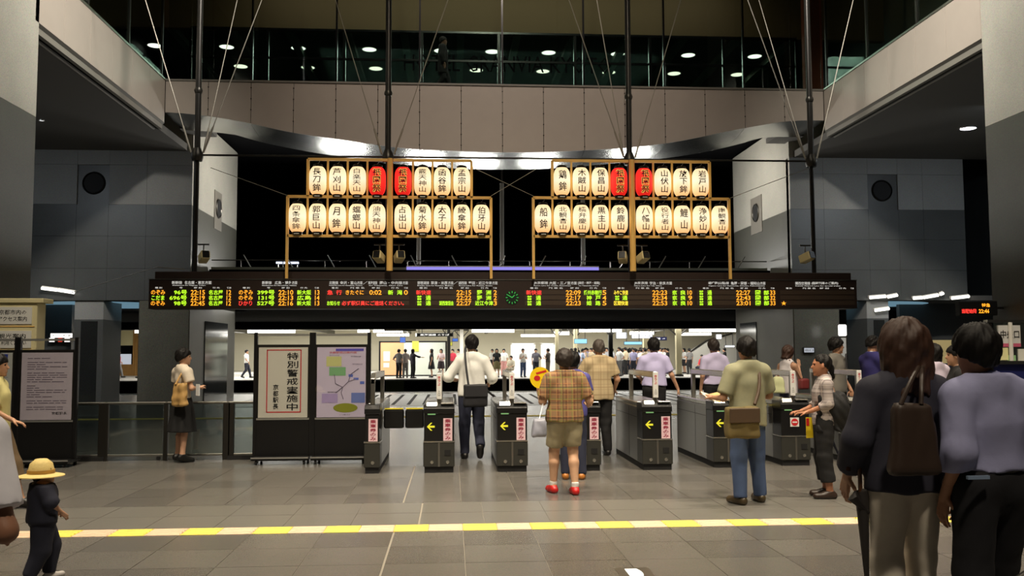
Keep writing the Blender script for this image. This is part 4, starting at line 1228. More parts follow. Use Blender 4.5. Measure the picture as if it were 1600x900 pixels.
SY = 13.0
poster_stand('black poster stand with closely printed lilac notice, left of glass barriers', -5.543, SY - 0.05, 0.77, 1.76, mat('lilac_paper', (196, 188, 200), 0.6), deco_text, 'poster stands')
poster_stand('black poster stand with blue map at the left edge', -6.361, SY - 0.05, 0.80, 1.76, mat('map_paper', (190, 194, 190), 0.6), deco_bluemap, 'poster stands')
poster_stand('black poster stand with red bordered notice in bold characters', -2.354, SY, 0.77, 1.82, mat('ivory_paper', (214, 212, 200), 0.6), deco_notice, 'poster stands')
poster_stand('black poster stand with lavender route map', -1.547, SY, 0.77, 1.82, mat('lavender_paper', (206, 196, 220), 0.6), deco_map, 'poster stands')

# cream sign cabinet by the left pillar
cs = thing('direction_cabinet', 'cream sign cabinet with two lettered plates beside the left pillar', 'sign cabinet', (-6.624, 14.2, 0))
MB().box(-0.36, 0.36, 0.0, 0.3, 0.0, 2.3).build('cabinet', M['cream'], cs, bevel=0.01)
MB().box(-0.4, 0.46, -0.03, 0.33, 2.3, 2.37).build('cornice', M['cream'], cs, bevel=0.008)
for z0, tx in ((1.98, ('京都市内の', 'アクセス案内')), (1.62, ('観光案内', 'ご利用ください'))):
    pl = MB().box(-0.27, 0.29, -0.012, 0.0, z0, z0 + 0.26).build('sign_plate', M['paper'], cs)
    k = MB(); text_to(k, tx[0], 0.01, -0.013, z0 + 0.18, 0.4, 0.075, 0.01); text_to(k, tx[1], 0.01, -0.013, z0 + 0.08, 0.42, 0.075, 0.01)
    k.build('plate_lettering', M['black'], pl)
    MB().box(-0.31, 0.33, -0.008, 0.0, z0 - 0.04, z0 - 0.03).build('moulding', M['bamboo'], cs)

# ------------------------------------------------------------------ glowing bars imitating reflections on the gallery walls, and small lit signs


def wall_glint(label, p0, p1, m=None):  # bars and mounts invented to imitate lights mirrored in polished granite
    p0, p1 = Vector(p0), Vector(p1)
    t = thing('reflection_bar', label, 'reflection bar', tuple((p0 + p1) / 2), 0, 'reflection bars under the gallery walls')
    a, b_ = p0 - (p0 + p1) / 2, p1 - (p0 + p1) / 2
    MB().tube([a, b_], 0.045, 8).build('tube', m or M['tube_glint'], t, smooth=True)
    u = Vector((0, 0.06, 0.03))
    MB().tube([a * 1.04 + u, b_ * 1.04 + u], 0.05, 6).build('housing', M['white'], t)
    MB().box(-0.05, 0.05, 0.04, 0.168, -0.03, 0.06).build('wall_bracket', M['steel_dark'], t)
    return t


wall_glint('short glowing reflection bar at the left end above the cream cabinet', (-11.717, 26.800, 3.392), (-11.288, 26.800, 3.337))
wall_glint('second short glowing reflection bar above the left poster stand', (-11.253, 26.800, 3.337), (-10.805, 26.800, 3.264))
wall_glint('glowing reflection bar right of the departure board end', (12.685, 26.800, 3.121), (13.187, 26.800, 3.160))
wall_glint('small reflection bar just beyond the one at the board end', (13.247, 26.800, 3.140), (13.550, 26.800, 3.199))
wall_glint('thin reflection bar in the middle of the right wall foot', (14.050, 26.800, 3.101), (14.333, 26.800, 3.121))
wall_glint('sloping reflection bar in the middle of the right wall foot', (14.373, 26.800, 3.121), (14.840, 26.800, 3.200))
wall_glint('tiny reflection bar end at the top of the sloping one', (14.902, 26.800, 3.219), (15.004, 26.800, 3.258))
wall_glint('glowing reflection bar left of the hanging train sign', (15.262, 26.800, 3.102), (15.812, 26.800, 3.161))
wall_glint('glowing reflection bar on the pale topped right column', (12.866, 26.870, 2.734), (13.310, 26.870, 2.793))


def lit_sign(label, p, w, h, m, text=None, ink=None, d=0.08, rz=0.0):
    t = thing('lit_sign', label, 'sign', p, rz)
    MB().box(-w / 2 - 0.02, w / 2 + 0.02, 0, d, -h / 2 - 0.02, h / 2 + 0.02).build('case', M['steel_dark'], t)
    MB().box(-w / 2, w / 2, -0.006, 0, -h / 2, h / 2).build('face', m, t)
    if text:
        k = MB(); text_to(k, text, 0, -0.008, 0, w * 0.85, h * 0.6, 0.01); k.build('lettering', ink or M['black'], t)
    return t


M['white_glow'] = glow('white_sign_face', (255, 252, 245), 1.6)
M['white_glow_dim'] = glow('white_sign_face_dim', (225, 230, 240), 0.6)
M['red_glow'] = glow('red_sign_face', (220, 60, 40), 0.8)
lit_sign('small white lit sign on the dark right pier', (10.770, 26.850, 1.536), 0.3, 0.13, M['white_glow_dim'], '出口', M['gate_dark'])
lit_sign('wide white lit sign far behind the left poster stand', (-11.955, 28.800, 2.071), 0.65, 0.13, M['white_glow'], '市バス・地下鉄', M['gate_dark'], 0.21)
lit_sign('white square lit panel under the wide sign on the left', (-12.237, 28.800, 1.935), 0.16, 0.12, M['white_glow'], d=0.21)
lit_sign('red square lit panel under the wide sign on the left', (-11.989, 28.800, 1.934), 0.12, 0.12, M['red_glow'], d=0.21)
lit_sign('white square lit panel right of the red one', (-11.780, 28.800, 1.933), 0.16, 0.12, M['white_glow'], d=0.21)
lamp_box = thing('lamp_post_sign', 'white lit box on a pale post behind the man in grey', 'sign', (11.445, 26.000, 2.114))
MB().box(-0.12, 0.12, -0.05, 0.05, -0.17, 0.17).build('lit_box', M['white_glow'], lamp_box, bevel=0.03)
MB().box(-0.09, 0.09, -0.03, 0.03, -2.13, -0.22).build('post', M['white'], lamp_box)
# hanging train sign on the right pillar
ts = thing('train_sign', 'black hanging display with red and amber characters by the right pillar', 'display sign', (9.791, 16.400, 2.319), -0.06)
MB().box(-0.3, 0.42, 0, 0.16, -0.14, 0.13).build('case', M['black'], ts, bevel=0.01)
k = MB(); text_to(k, '特急', 0.2, -0.004, 0.05, 0.16, 0.07, 0.02); k.build('upper_line', LED['amber'], ts)
k = MB(); text_to(k, '当駅始発', -0.12, -0.004, -0.06, 0.28, 0.085, 0.03); k.build('lower_line', LED['red'], ts)
k = MB(); text_to(k, '22:46', 0.16, -0.004, -0.06, 0.2, 0.08, 0.03); k.build('time_line', LED['amber'], ts)
MB().box(0.42, 1.4, 0.05, 0.1, -0.02, 0.02).build('arm', M['pole'], ts)

# ------------------------------------------------------------------ staffed office at the right
M['office_blue'] = mat('deep_blue_panel', (28, 34, 92), 0.5)
of = thing('ticket_office', 'glazed ticket office with deep blue lower panels at the right edge', 'ticket office', (7.713, 12.6, 0))
MB().box(0.0, 2.6, 0, 0.06, 0.1, 1.33).build('lower_panel', M['office_blue'], of)
MB().box(0.0, 2.6, -0.05, 0.1, 1.33, 1.38).build('counter', M['steel'], of)
MB().box(0.0, 2.6, 0.02, 0.03, 1.38, 1.93).build('pane', M['glass'], of)
MB().box(-0.03, 2.6, -0.02, 0.08, 1.93, 1.97).build('head_rail', M['steel'], of)
for xx in (-0.02, 0.62, 1.3):
    MB().box(xx, xx + 0.06, -0.01, 0.07, 0.0, 1.93).build('post', M['steel_dark'], of)
MB().tube([(0.3, -0.03, 1.38), (0.3, -0.03, 1.93)], 0.03, 8).build('white_post', M['white'], of)
MB().box(0.0, 0.06, 0.06, 1.5, 0.1, 1.33).build('side_panel', M['office_blue'], of)
s = MB().box(0.13, 0.46, -0.012, 0.02, 1.58, 1.89).build('name_plate', mat('pale_plate', (206, 206, 204), 0.5), of)
MB().box(0.18, 0.46, -0.014, -0.012, 1.58, 1.63).build('pink_band', mat('pink_band', (196, 90, 120), 0.6), s)
k = MB(); text_to(k, '中央口', 0.30, -0.016, 1.76, 0.28, 0.12, 0.015); k.build('plate_lettering', M['black'], s)
for a, b_, c, d, col in ((0.11, 0.27, 1.39, 1.57, (230, 226, 170)), (0.27, 0.38, 1.36, 1.46, (150, 200, 140)), (0.42, 0.55, 1.38, 1.55, (220, 220, 210)), (0.0, 0.08, 1.64, 1.83, (206, 186, 40))):
    MB().box(a, b_, -0.006, 0.015, c, d).build('notice_sheet', mat('notice%d' % col[2], col, 0.6), of)
nb = thing('notice_board', 'cream notice board seen between the couple', 'notice board', (7.958, 14.5, 0))
MB().box(-0.3, 0.36, 0, 0.04, 1.2, 1.70).build('board', mat('cream_board', (226, 216, 168), 0.5), nb)
for xx in (-0.28, 0.34): MB().box(xx - 0.02, xx + 0.02, 0.0, 0.04, 0, 1.2).build('leg', M['steel_dark'], nb)
# recessed floor uplight in the foreground
fl = thing('floor_uplight', 'square recessed floor light glowing white at the bottom of the picture', 'floor light', (1.280, 6.38, 0))
MB().box(-0.12, 0.12, -0.16, 0.16, -0.004, 0.003).build('frame', M['steel'], fl)
MB().prism([(-0.055, 0.12)] + [(0.03 + 0.02 * math.sin(k * PI / 6), 0.12 - 0.24 * k / 6) for k in range(7)] + [(-0.055, -0.12)], 0.003, 0.005, 'z').build('lens', glow('floor_lens', (255, 255, 240), 1.6), fl)
# grey hoop rail in the bottom right corner
hp = thing('hoop_rail', 'dark grey curved tube rail entering at the bottom right corner', 'rail', (2.748, 3.6, -0.06))
pts = [(-0.62, 0, 0)] + [(-0.62 + 0.5 * (1 - math.cos(k * PI / 16)), 0, 0.42 + 0.34 * math.sin(k * PI / 16)) for k in range(9)] + [(0.5, 0, 0.76), (0.62, 0, 0.7), (0.66, 0, 0)]
MB().tube(pts, 0.028, 10).build('tube', M['steel_dark'], hp, smooth=True)

# ------------------------------------------------------------------ far platform: lamps, hoardings, signs, posts, kiosk


def platform_tube(label, x0, x1, y, z=2.68, th=0.07):
    t = thing('platform_tube_light', label, 'tube light', ((x0 + x1) / 2, y, z), 0, 'strip lights over the far platform')
    h = (x1 - x0) / 2
    MB().box(-h, h, -0.06, 0.06, -th, th).build('tube', M['tube'], t)
    MB().box(-h, h, -0.1, 0.1, th, th + 0.06).build('housing', M['white'], t)
    for s in (-0.8, 0.8):
        MB().tube([(s * h, 0, th), (s * h, 0, 3.25 - z)], 0.02, 5).build('hanger', M['pole'], t)
    return t


for x0, x1, y, lb in [
        (-11.32, -8.72, 51.5, 'white strip light behind the top of the red bordered poster'),
        (-5.25, -4.60, 51.5, 'white strip light short piece right of the map poster top'),
        (-4.39, -2.75, 51.5, 'white strip light above the orange hoarding'),
        (1.14, 3.54, 51.5, 'white strip light above the man in white shirt'),
        (7.27, 9.04, 51.5, 'white strip light right of the beige check shirt'),
        (9.18, 9.70, 51.5, 'white strip light short piece just right of the black post'),
        (13.64, 16.34, 51.5, 'white strip light above the lavender shirts at the right'),
        (19.20, 19.92, 51.5, 'white strip light behind the woman in white top'),
        (-19.23, -18.33, 51.5, 'white strip light at the left side opening'),
        (-17.44, -16.61, 51.5, 'white strip light above the wooden kiosk'),
        (-4.87, -2.78, 60.0, 'white strip light in the second row over the orange hoarding'),
        (-2.36, -0.18, 60.0, 'white strip light in the second row over the pale hoarding'),
        (6.42, 7.39, 57.0, 'white strip light low over the white panels'),
        (11.27, 12.79, 57.0, 'white strip light over the dense crowd'),
        (15.11, 17.37, 60.0, 'white strip light in front of the white stair side'),
        (4.89, 7.30, 64.0, 'white strip light far back over the crowd'),
        ]:
    platform_tube(lb, x0, x1, y, 2.68 if y < 55 else 2.62, 0.08)


def hoarding(label, x0, x1, y, z1, panels, frame=None):
    t = thing('hoarding', label, 'hoarding', ((x0 + x1) / 2, y, 0))
    cx = (x0 + x1) / 2
    for a, b_, m in panels:
        MB().box(a - cx, b_ - cx, 0, 0.08, 0.08, z1 - 0.05).build('panel', m, t)
    f = frame or M['steel_dark']
    MB().box(x0 - cx - 0.05, x1 - cx + 0.05, -0.02, 0.1, z1 - 0.05, z1 + 0.03).build('top_bar', f, t)
    MB().box(x0 - cx - 0.05, x1 - cx + 0.05, -0.02, 0.1, 0, 0.08).build('bottom_bar', f, t)
    for x in (x0, x1):
        MB().box(x - cx - 0.05, x - cx + 0.05, -0.02, 0.1, 0, z1).build('post', f, t)
    return t


M['orange_board'] = mat('salmon_orange_board', (236, 178, 130), 0.6)
M['pale_board'] = mat('pale_green_white_board', (214, 220, 208), 0.5)
M['pale_pink'] = mat('pale_pinkish_board', (222, 216, 216), 0.5)
HX = [-4.454, -2.953, -0.333]
h1 = hoarding('tall hoarding with salmon left part and pale right part on the far platform', HX[0], HX[2], 57, 2.15, [(HX[0], HX[1], M['orange_board']), (HX[1], HX[2], M['pale_board'])], M['gate_black'])
cx = (HX[0] + HX[2]) / 2
for x0, x1, z0, z1 in ((-4.218, -3.823, 0.944, 1.539), (-4.218, -3.863, 0.548, 0.825)):
    MB().box(x0 - cx, x1 - cx, -0.02, 0, z0, z1).build('notice_sheet', M['paper'], h1)
MB().box(-2.442 - cx, -2.045 - cx, -0.05, -0.02, 1.532, 2.169).build('yellow_notice', mat('yellow_notice', (232, 226, 80), 0.6), h1)
W0 = [3.814, 5.289, 5.781, 6.604]
hoarding('white waiting screen left of the yellow fan on the far platform', W0[0], W0[1], 58, 2.0, [(W0[0], W0[1], M['pale_pink'])], M['white'])
hoarding('narrow white screen above the yellow fan on the far platform', W0[2], W0[3], 58.4, 2.0, [(W0[2], W0[3], M['pale_pink'])], M['white'])
stair = thing('stair_side', 'white sloping stair side at the right end of the far platform', 'staircase', (17.540, 61, 0))
MB().prism([(-2.2, 0.0), (-2.2, 0.75), (-0.2, 2.1), (1.6, 2.6), (2.6, 2.6), (2.6, 0.0)], 0, 0.2).build('side_wall', M['white'], stair)
MB().prism([(-2.25, 0.78), (-0.2, 2.13), (1.6, 2.64), (1.6, 2.72), (-0.25, 2.22), (-2.3, 0.86)], -0.04, 0.24).build('handrail', M['steel_dark'], stair)


def platform_post(label, x, y, m, w=0.16):
    t = thing('platform_post', label, 'post', (x, y, 0), 0, 'posts carrying the far platform roof')
    MB().box(-w, w, -w, w, 0.12, 2.94).build('shaft', m, t, bevel=0.02)
    MB().box(-w * 1.4, w * 1.4, -w * 1.4, w * 1.4, 0, 0.12).build('foot', M['gate_dark'], t)
    MB().box(-w * 4, w * 4, -0.06, 0.06, 2.85, 2.94).prism([(-w * 4, 2.85), (0, 2.3), (w * 4, 2.85), (w * 3.4, 2.85), (0, 2.42), (-w * 3.4, 2.85)], -0.04, 0.04).build('bracket', M['steel_dark'], t)
    return t


M['cream_post'] = mat('cream_steel_post', (206, 196, 160), 0.5)
platform_post('cream roof post right of the lavender shirted man', 13.485, 53.5, M['cream_post'])
platform_post('slim cream roof post beside the white screens', 6.263, 54, M['cream_post'], 0.1)
platform_post('cream roof post left of the beige check shirt', 7.650, 56, M['cream_post'], 0.12)
platform_post('black roof post in front of the dense crowd', 9.144, 52, M['pole'], 0.12)
platform_post('black roof post right of the pale hoarding', -0.170, 56, M['pole'], 0.1)
platform_post('pale roof post behind the crowd centre', 14.219, 66, M['cream_post'], 0.2)
platform_post('white roof post near the man with white shirt', 0.646, 59, M['white'], 0.12)


def hanging_sign(label, px_x, y, z, w, h, m, lines=None, ink=None):
    t = thing('hanging_sign', label, 'sign', (px_x, y, z))
    MB().box(-w / 2, w / 2, 0, 0.15, -h / 2, h / 2).build('case', M['gate_dark'], t)
    MB().box(-w / 2 + 0.02, w / 2 - 0.02, -0.01, 0, -h / 2 + 0.02, h / 2 - 0.02).build('face', m, t)
    for s in (-0.35, 0.35):
        MB().tube([(s * w, 0.07, h / 2), (s * w, 0.07, 3.25 - z)], 0.02, 5).build('hanger', M['pole'], t)
    if lines:
        k = MB(); text_to(k, lines, 0, -0.013, 0, w * 0.8, h * 0.55, 0.01); k.build('lettering', ink, t)
    return t


M['sign_white'] = glow('white_hanging_sign', (250, 252, 255), 1.5)
M['sign_cyan'] = glow('cyan_hanging_sign', (150, 215, 250), 1.3)
M['sign_blue'] = glow('blue_hanging_sign', (50, 110, 220), 0.9)
M['sign_yellow'] = glow('yellow_hanging_sign', (225, 220, 60), 0.8)
hanging_sign('black hanging sign with white characters above the pale hoarding', -0.978, 53, 2.493, 2.1, 0.2, M['black'], '東海道線 のりば', M['white_glow'])
hanging_sign('bright white hanging sign above the dense crowd', 11.623, 55, 2.419, 1.3, 0.3, M['sign_white'], '2・3 のりば', M['gate_dark'])
hanging_sign('pale cyan hanging sign below the white one', 10.862, 54, 1.983, 1.1, 0.2, M['sign_cyan'])
hanging_sign('white rectangular hanging sign left of the black post', 10.546, 56, 2.478, 0.7, 0.4, M['sign_white'])
hanging_sign('blue hanging sign above the orange hoarding', -2.984, 56, 2.238, 0.35, 0.35, M['sign_blue'])
hanging_sign('small blue hanging sign right of the pale hoarding', 0.217, 55, 2.217, 0.35, 0.2, M['sign_blue'])
hanging_sign('small yellow hanging sign at the corner of the pale hoarding', -0.094, 56.5, 1.999, 0.3, 0.25, M['sign_yellow'])
hanging_sign('cyan hanging sign beside the check shirt man', 7.836, 55, 2.117, 0.8, 0.3, M['sign_cyan'])
hanging_sign('dark blue sign with pale characters near the lavender shirt', 12.421, 54, 2.247, 1.0, 0.22, M['office_blue'], '番線 →', M['white_glow'])
hanging_sign('white lit sign over the right hand lavender shirt', 16.138, 52, 1.763, 0.6, 0.14, M['sign_white'])
hanging_sign('white corner lit sign above the right hand man', 15.506, 52, 2.323, 0.35, 0.3, M['sign_white'])
hanging_sign('bright poster panel behind the right pier', 20.008, 55, 1.805, 0.4, 1.6, M['sign_white'])
hanging_sign('small orange train display at the left edge of the opening', -10.173, 49, 2.784, 0.75, 0.14, M['black'], '普通 22:15', LED['amber'])
hanging_sign('olive yellow beam sign above the orange hoarding', -2.750, 49, 2.735, 1.7, 0.2, mat('olive_sign', (150, 136, 30), 0.5))
for k in range(9):
    x = -22 + 6.2 * k
    o = MB().box(x - 0.1, x + 0.1, 51, 75, 2.95, 3.25).build('roof_beam', M['steel_dark'], can)
# kiosk with timber front at the far left
M['timber'] = mat('kiosk_timber', (176, 132, 74), 0.55, noise=0.2, scale=6)
KX = [-22.441, -21.117, -20.288, -19.790]
kk = thing('kiosk', 'timber fronted kiosk with dark window at the far left of the platform', 'kiosk', (KX[1], 62, 0))
MB().box(KX[0] - KX[1], 0, 0, 0.3, 0, 0.75).build('counter_front', M['timber'], kk)
MB().box(KX[0] - KX[1], 0, 0.2, 0.3, 0.75, 2.0).build('window', M['black_gloss'], kk)
MB().box(KX[0] - KX[1], 0, 0, 0.3, 2.0, 3.0).build('fascia', M['cream'], kk)
for j in range(6):
    w = (KX[2] - KX[1]) / 6
    MB().box(w * j + 0.01, w * (j + 1) - 0.01, -0.03, 0.2, 0, 3.0).build('timber_slat', M['timber'], kk)
MB().box(KX[2] - KX[1], KX[3] - KX[1], -0.02, 0.3, 0, 3.0).build('pale_pier', M['cream'], kk)
MB().box(-1.0, -0.15, 0.17, 0.2, 0.628, 1.432).build('menu_poster', M['white_glow_dim'], kk)

# top of the canopy roof between the piers: rail, lamp arms, purple strip light, hanger posts
rl = thing('roof_railing', 'thin railing with slanting lamp arms on the dark canopy roof', 'railing', (1.3, 28.9, 4.1))
MB().tube([(XL + 0.1 - 1.3, 0, 0.32), (XR - 0.1 - 1.3, 0, 0.32)], 0.02, 6).build('rail', M['steel_dark'], rl)
MB().box(XL + 0.1 - 1.3, XR - 0.1 - 1.3, -0.05, 0.1, 0, 0.1).build('ledge', mat('grey_ledge', (120, 122, 104), 0.5), rl)
for j in range(13):
    x = -7.9 + 1.3 * j
    MB().tube([(x, 0, 0.05), (x, 0, 0.32)], 0.015, 5).build('post', M['steel_dark'], rl)
    a = MB().tube([(x + 0.3, 0.05, 0.1), (x + (0.1 if j < 6 else 0.5), -0.1, 0.48)], 0.02, 5).build('lamp_arm', M['steel'], rl)
pu = thing('strip_light', 'long lilac strip light on the canopy roof above the board', 'strip light', (1.592, 28.7, 4.1))
MB().box(-1.419 - 1.592, 4.686 - 1.592, -0.06, 0.06, 0.0, 0.1).build('tube', glow('lilac_tube', (150, 140, 235), 1.0), pu)
MB().box(-1.419 - 1.592, 4.686 - 1.592, -0.1, 0.1, 0.1, 0.13).build('cover', M['white'], pu)
tg = thing('glare_lamp', 'short cold white lamp on the canopy roof behind the left rack', 'lamp', (-5.213, 29.2, 4.1))
MB().box(-0.35, 0.35, -0.05, 0.05, 0.24, 0.3).build('tube', glow('cold_white_tube', (220, 230, 255), 1.6), tg)
for s in (-0.3, 0.3): MB().box(s - 0.02, s + 0.02, -0.02, 0.02, 0, 0.25).build('bracket', M['steel_dark'], tg)
for px, zt, lb in ((1.631, 7.6, 'grey hanger post between the two lantern racks'), (-1.061, 7.6, 'grey hanger post behind the left rack'), (4.285, 7.6, 'grey hanger post behind the right rack')):
    t = thing('hanger_post', lb, 'post', (px, 29.3, 4.1))
    MB().tube([(0, 0, 0.25), (0, 0, 2.9)], 0.07, 10).build('shaft', mat('pale_grey_steel', (150, 150, 146), 0.4), t, smooth=True)
    MB().tube([(0, 0, 2.9), (0, 0, 3.9)], 0.03, 8).build('rod', M['pole'], t)
    MB().lathe([(0.05, 0), (0.09, 0.05), (0.05, 0.25)], 10).build('shoe', M['steel_dark'], t)

# ------------------------------------------------------------------ figures: bodies and clothes are meshed from smooth distance fields


def v3(p): return np.asarray(p, np.float32)


def rcap(P, a, b, ra, rb, fy=1.0):
    """distance to a tapered capsule; fy < 1 flattens it along y"""
    a, b = v3(a), v3(b)
    s = np.array([1, 1 / fy, 1], np.float32)
    ab = (b - a) * s
    pa = (P - a) * s
    t = np.clip(pa @ ab / max(1e-9, float(ab @ ab)), 0, 1)
    return np.linalg.norm(pa - t[:, None] * ab, axis=1) - (ra + (rb - ra) * t)


def ell(P, c, r):
    q = (P - v3(c)) / v3(r)
    k = np.linalg.norm(q, axis=1)
    return (k - 1) * min(r)


def smin(a, b, k):
    h = np.clip(0.5 + 0.5 * (b - a) / k, 0, 1)
    return b + (a - b) * h - k * h * (1 - h)


def sunion(ds, k):
    d = ds[0]
    for e in ds[1:]: d = smin(d, e, k)
    return d


def surface_net(fn, lo, hi, h):
    lo = v3(lo) - 1.5 * h; hi = v3(hi) + 1.5 * h
    n = np.maximum(3, np.ceil((hi - lo) / h).astype(int) + 1)
    ax = [lo[i] + h * np.arange(n[i], dtype=np.float32) for i in range(3)]
    G = np.stack(np.meshgrid(*ax, indexing='ij'), -1).reshape(-1, 3)
    F = fn(G).reshape(n).astype(np.float32)
    ins = F < 0
    nx, ny, nz = n - 1
    acc = np.zeros((nx, ny, nz, 3), np.float32); cnt = np.zeros((nx, ny, nz), np.float32)
    offs = [(i, j, k) for i in (0, 1) for j in (0, 1) for k in (0, 1)]
    sl = lambda o: tuple(slice(o[i], o[i] + n[i] - 1) for i in range(3))
    for a in offs:
        for d in range(3):
            if a[d]: continue
            b = list(a); b[d] = 1; b = tuple(b)
            fa, fb = F[sl(a)], F[sl(b)]
            cr = (fa < 0) != (fb < 0)
            t = np.where(cr, fa / np.where(cr, fa - fb, 1), 0)
            for q in range(3):
                acc[..., q] += np.where(cr, a[q] + (t if q == d else 0), 0)
            cnt += cr
    act = cnt > 0
    idx = -np.ones((nx, ny, nz), np.int64)
    idx[act] = np.arange(int(act.sum()))
    cell = np.argwhere(act)
    V = lo + h * (cell + acc[act] / cnt[act][:, None])
    faces = []
    for d in range(3):
        o = [slice(0, n[i] - 1) if i == d else slice(1, n[i] - 1) for i in range(3)]
        o2 = list(o); o2[d] = slice(1, n[d])
        A, B = ins[tuple(o)], ins[tuple(o2)]
        cr = np.argwhere(A != B)
        if not len(cr): continue
        base = cr.copy()
        e1, e2 = [(1, 2), (2, 0), (0, 1)][d]
        c = base.copy()
        for i in range(3):
            if i != d: c[:, i] += 1
        def at(s1, s2):
            q = c.copy(); q[:, e1] -= s1; q[:, e2] -= s2
            return idx[q[:, 0], q[:, 1], q[:, 2]]
        quad = np.stack([at(1, 1), at(0, 1), at(0, 0), at(1, 0)], 1)
        flip = ~A[tuple(base.T)] if False else ~ins[tuple(o)][tuple(base.T)]
        quad[flip] = quad[flip][:, ::-1]
        faces.append(quad)
    Q = np.concatenate(faces) if faces else np.zeros((0, 4), int)
    Q = Q[(Q >= 0).all(1)]
    return V, Q


def np_mesh(name, parts, m):
    V = np.concatenate([p[0] for p in parts]); off = 0; Qs = []
    for v, q in parts:
        Qs.append(q + off); off += len(v)
    Q = np.concatenate(Qs)
    me = bpy.data.meshes.new(name)
    me.vertices.add(len(V)); me.vertices.foreach_set('co', V.astype(np.float32).ravel())
    me.loops.add(len(Q) * 4); me.loops.foreach_set('vertex_index', Q.astype(np.int32).ravel())
    me.polygons.add(len(Q)); me.polygons.foreach_set('loop_start', np.arange(len(Q), dtype=np.int32) * 4)
    me.polygons.foreach_set('use_smooth', np.ones(len(Q), bool))
    me.update(calc_edges=True)
    me.materials.append(m)
    return me


def folds(P, amp, seed, stretch=(9, 9, 4)):
    """cloth creases: a few warped sine ridges"""
    r = np.random.default_rng(seed)
    d = np.zeros(len(P), np.float32)
    for k in range(5):
        w = r.normal(size=3) * np.array(stretch) * (1 + 0.6 * k)
        w2 = r.normal(size=3) * 5
        ph = r.uniform(0, 6)
        d += np.sin(P @ w.astype(np.float32) + 1.4 * np.sin(P @ w2.astype(np.float32) + ph)) / (1 + 0.5 * k)
    return d * amp * 0.5


def rotm(yaw=0.0, pitch=0.0, roll=0.0):
    cy, sy = math.cos(yaw), math.sin(yaw)
    cp, sp = math.cos(pitch), math.sin(pitch)
    cr, sr = math.cos(roll), math.sin(roll)
    Z = np.array([[cy, -sy, 0], [sy, cy, 0], [0, 0, 1]]); X = np.array([[1, 0, 0], [0, cp, -sp], [0, sp, cp]]); Y = np.array([[cr, 0, sr], [0, 1, 0], [-sr, 0, cr]])
    return (Z @ Y @ X).astype(np.float32)


STAND = dict(pelvis=(0, 0, 0.93), waist=(0, 0.005, 1.07), chest=(0, 0.0, 1.26), neck=(0, -0.015, 1.425), head=(0, 0.012, 1.585),
             shL=(-0.172, -0.015, 1.355), shR=(0.172, -0.015, 1.355), elL=(-0.225, -0.03, 1.10), elR=(0.225, -0.03, 1.10),
             wrL=(-0.225, 0.05, 0.865), wrR=(0.225, 0.05, 0.865), hdL=(0, 0.1, -1), hdR=(0, 0.1, -1),
             hipL=(-0.085, 0, 0.90), hipR=(0.085, 0, 0.90), knL=(-0.1, 0.02, 0.49), knR=(0.1, 0.02, 0.49),
             anL=(-0.11, -0.03, 0.085), anR=(0.11, -0.03, 0.085), toeL=(-0.12, 0.13, 0.03), toeR=(0.12, 0.13, 0.03))


def finger_chain(base, d, n, L, curl):
    """two bent segments of one finger"""
    d = v3(d); n = v3(n)
    a = base + d * L * 0.45
    d2 = d * math.cos(curl) + n * math.sin(curl)
    b = a + d2 * L * 0.32
    d3 = d * math.cos(curl * 1.8) + n * math.sin(curl * 1.8)
    c = b + d3 * L * 0.26
    return [(base, a, 0.0088, 0.008), (a, b, 0.008, 0.0074), (b, c, 0.0074, 0.0062)]


def hand_segments(wr, d, inward, curl, side):
    """palm and finger capsules for a hand at wrist wr pointing along d; 'inward' is where the palm faces"""
    d = v3(d); d = d / np.linalg.norm(d)
    n = v3(inward); n = n - d * float(n @ d); n = n / np.linalg.norm(n)
    w = np.cross(d, n) * side                      # towards the thumb
    wr = v3(wr)
    segs = []
    for k, o in enumerate((0.027, 0.009, -0.009, -0.026)):
        segs.append((wr + w * o * 0.6 + d * 0.015, wr + w * o + d * 0.085, 0.0135, 0.0115))
        L = (0.074, 0.084, 0.078, 0.060)[k]
        segs += finger_chain(wr + w * o + d * (0.088, 0.092, 0.089, 0.08)[k], d + w * (0.10, 0.03, -0.03, -0.1)[k], n, L, curl + 0.06 * k)
    tb = wr + w * 0.025 + d * 0.025
    td = d * 0.72 + w * 0.6 + n * 0.35; td = td / np.linalg.norm(td)
    t1 = tb + td * 0.045
    td2 = d * 0.9 + w * 0.15 + n * 0.45; td2 = td2 / np.linalg.norm(td2)
    segs += [(tb, t1, 0.0125, 0.0105), (t1, t1 + td2 * 0.036, 0.0098, 0.0078)]
    return segs


SKIN = {}


def skin_mat(c):
    if c not in SKIN:
        SKIN[c] = mat('skin_%d' % len(SKIN), c, 0.55, noise=0.05, scale=30)
    return SKIN[c]


_cloth = {}


def cloth(c, rough=0.85, var=0.1, scale=14):
    k = (c, rough)
    if k not in _cloth:
        _cloth[k] = mat('cloth_%d' % len(_cloth), c, rough, noise=var, scale=scale, bump=0.25)
    return _cloth[k]


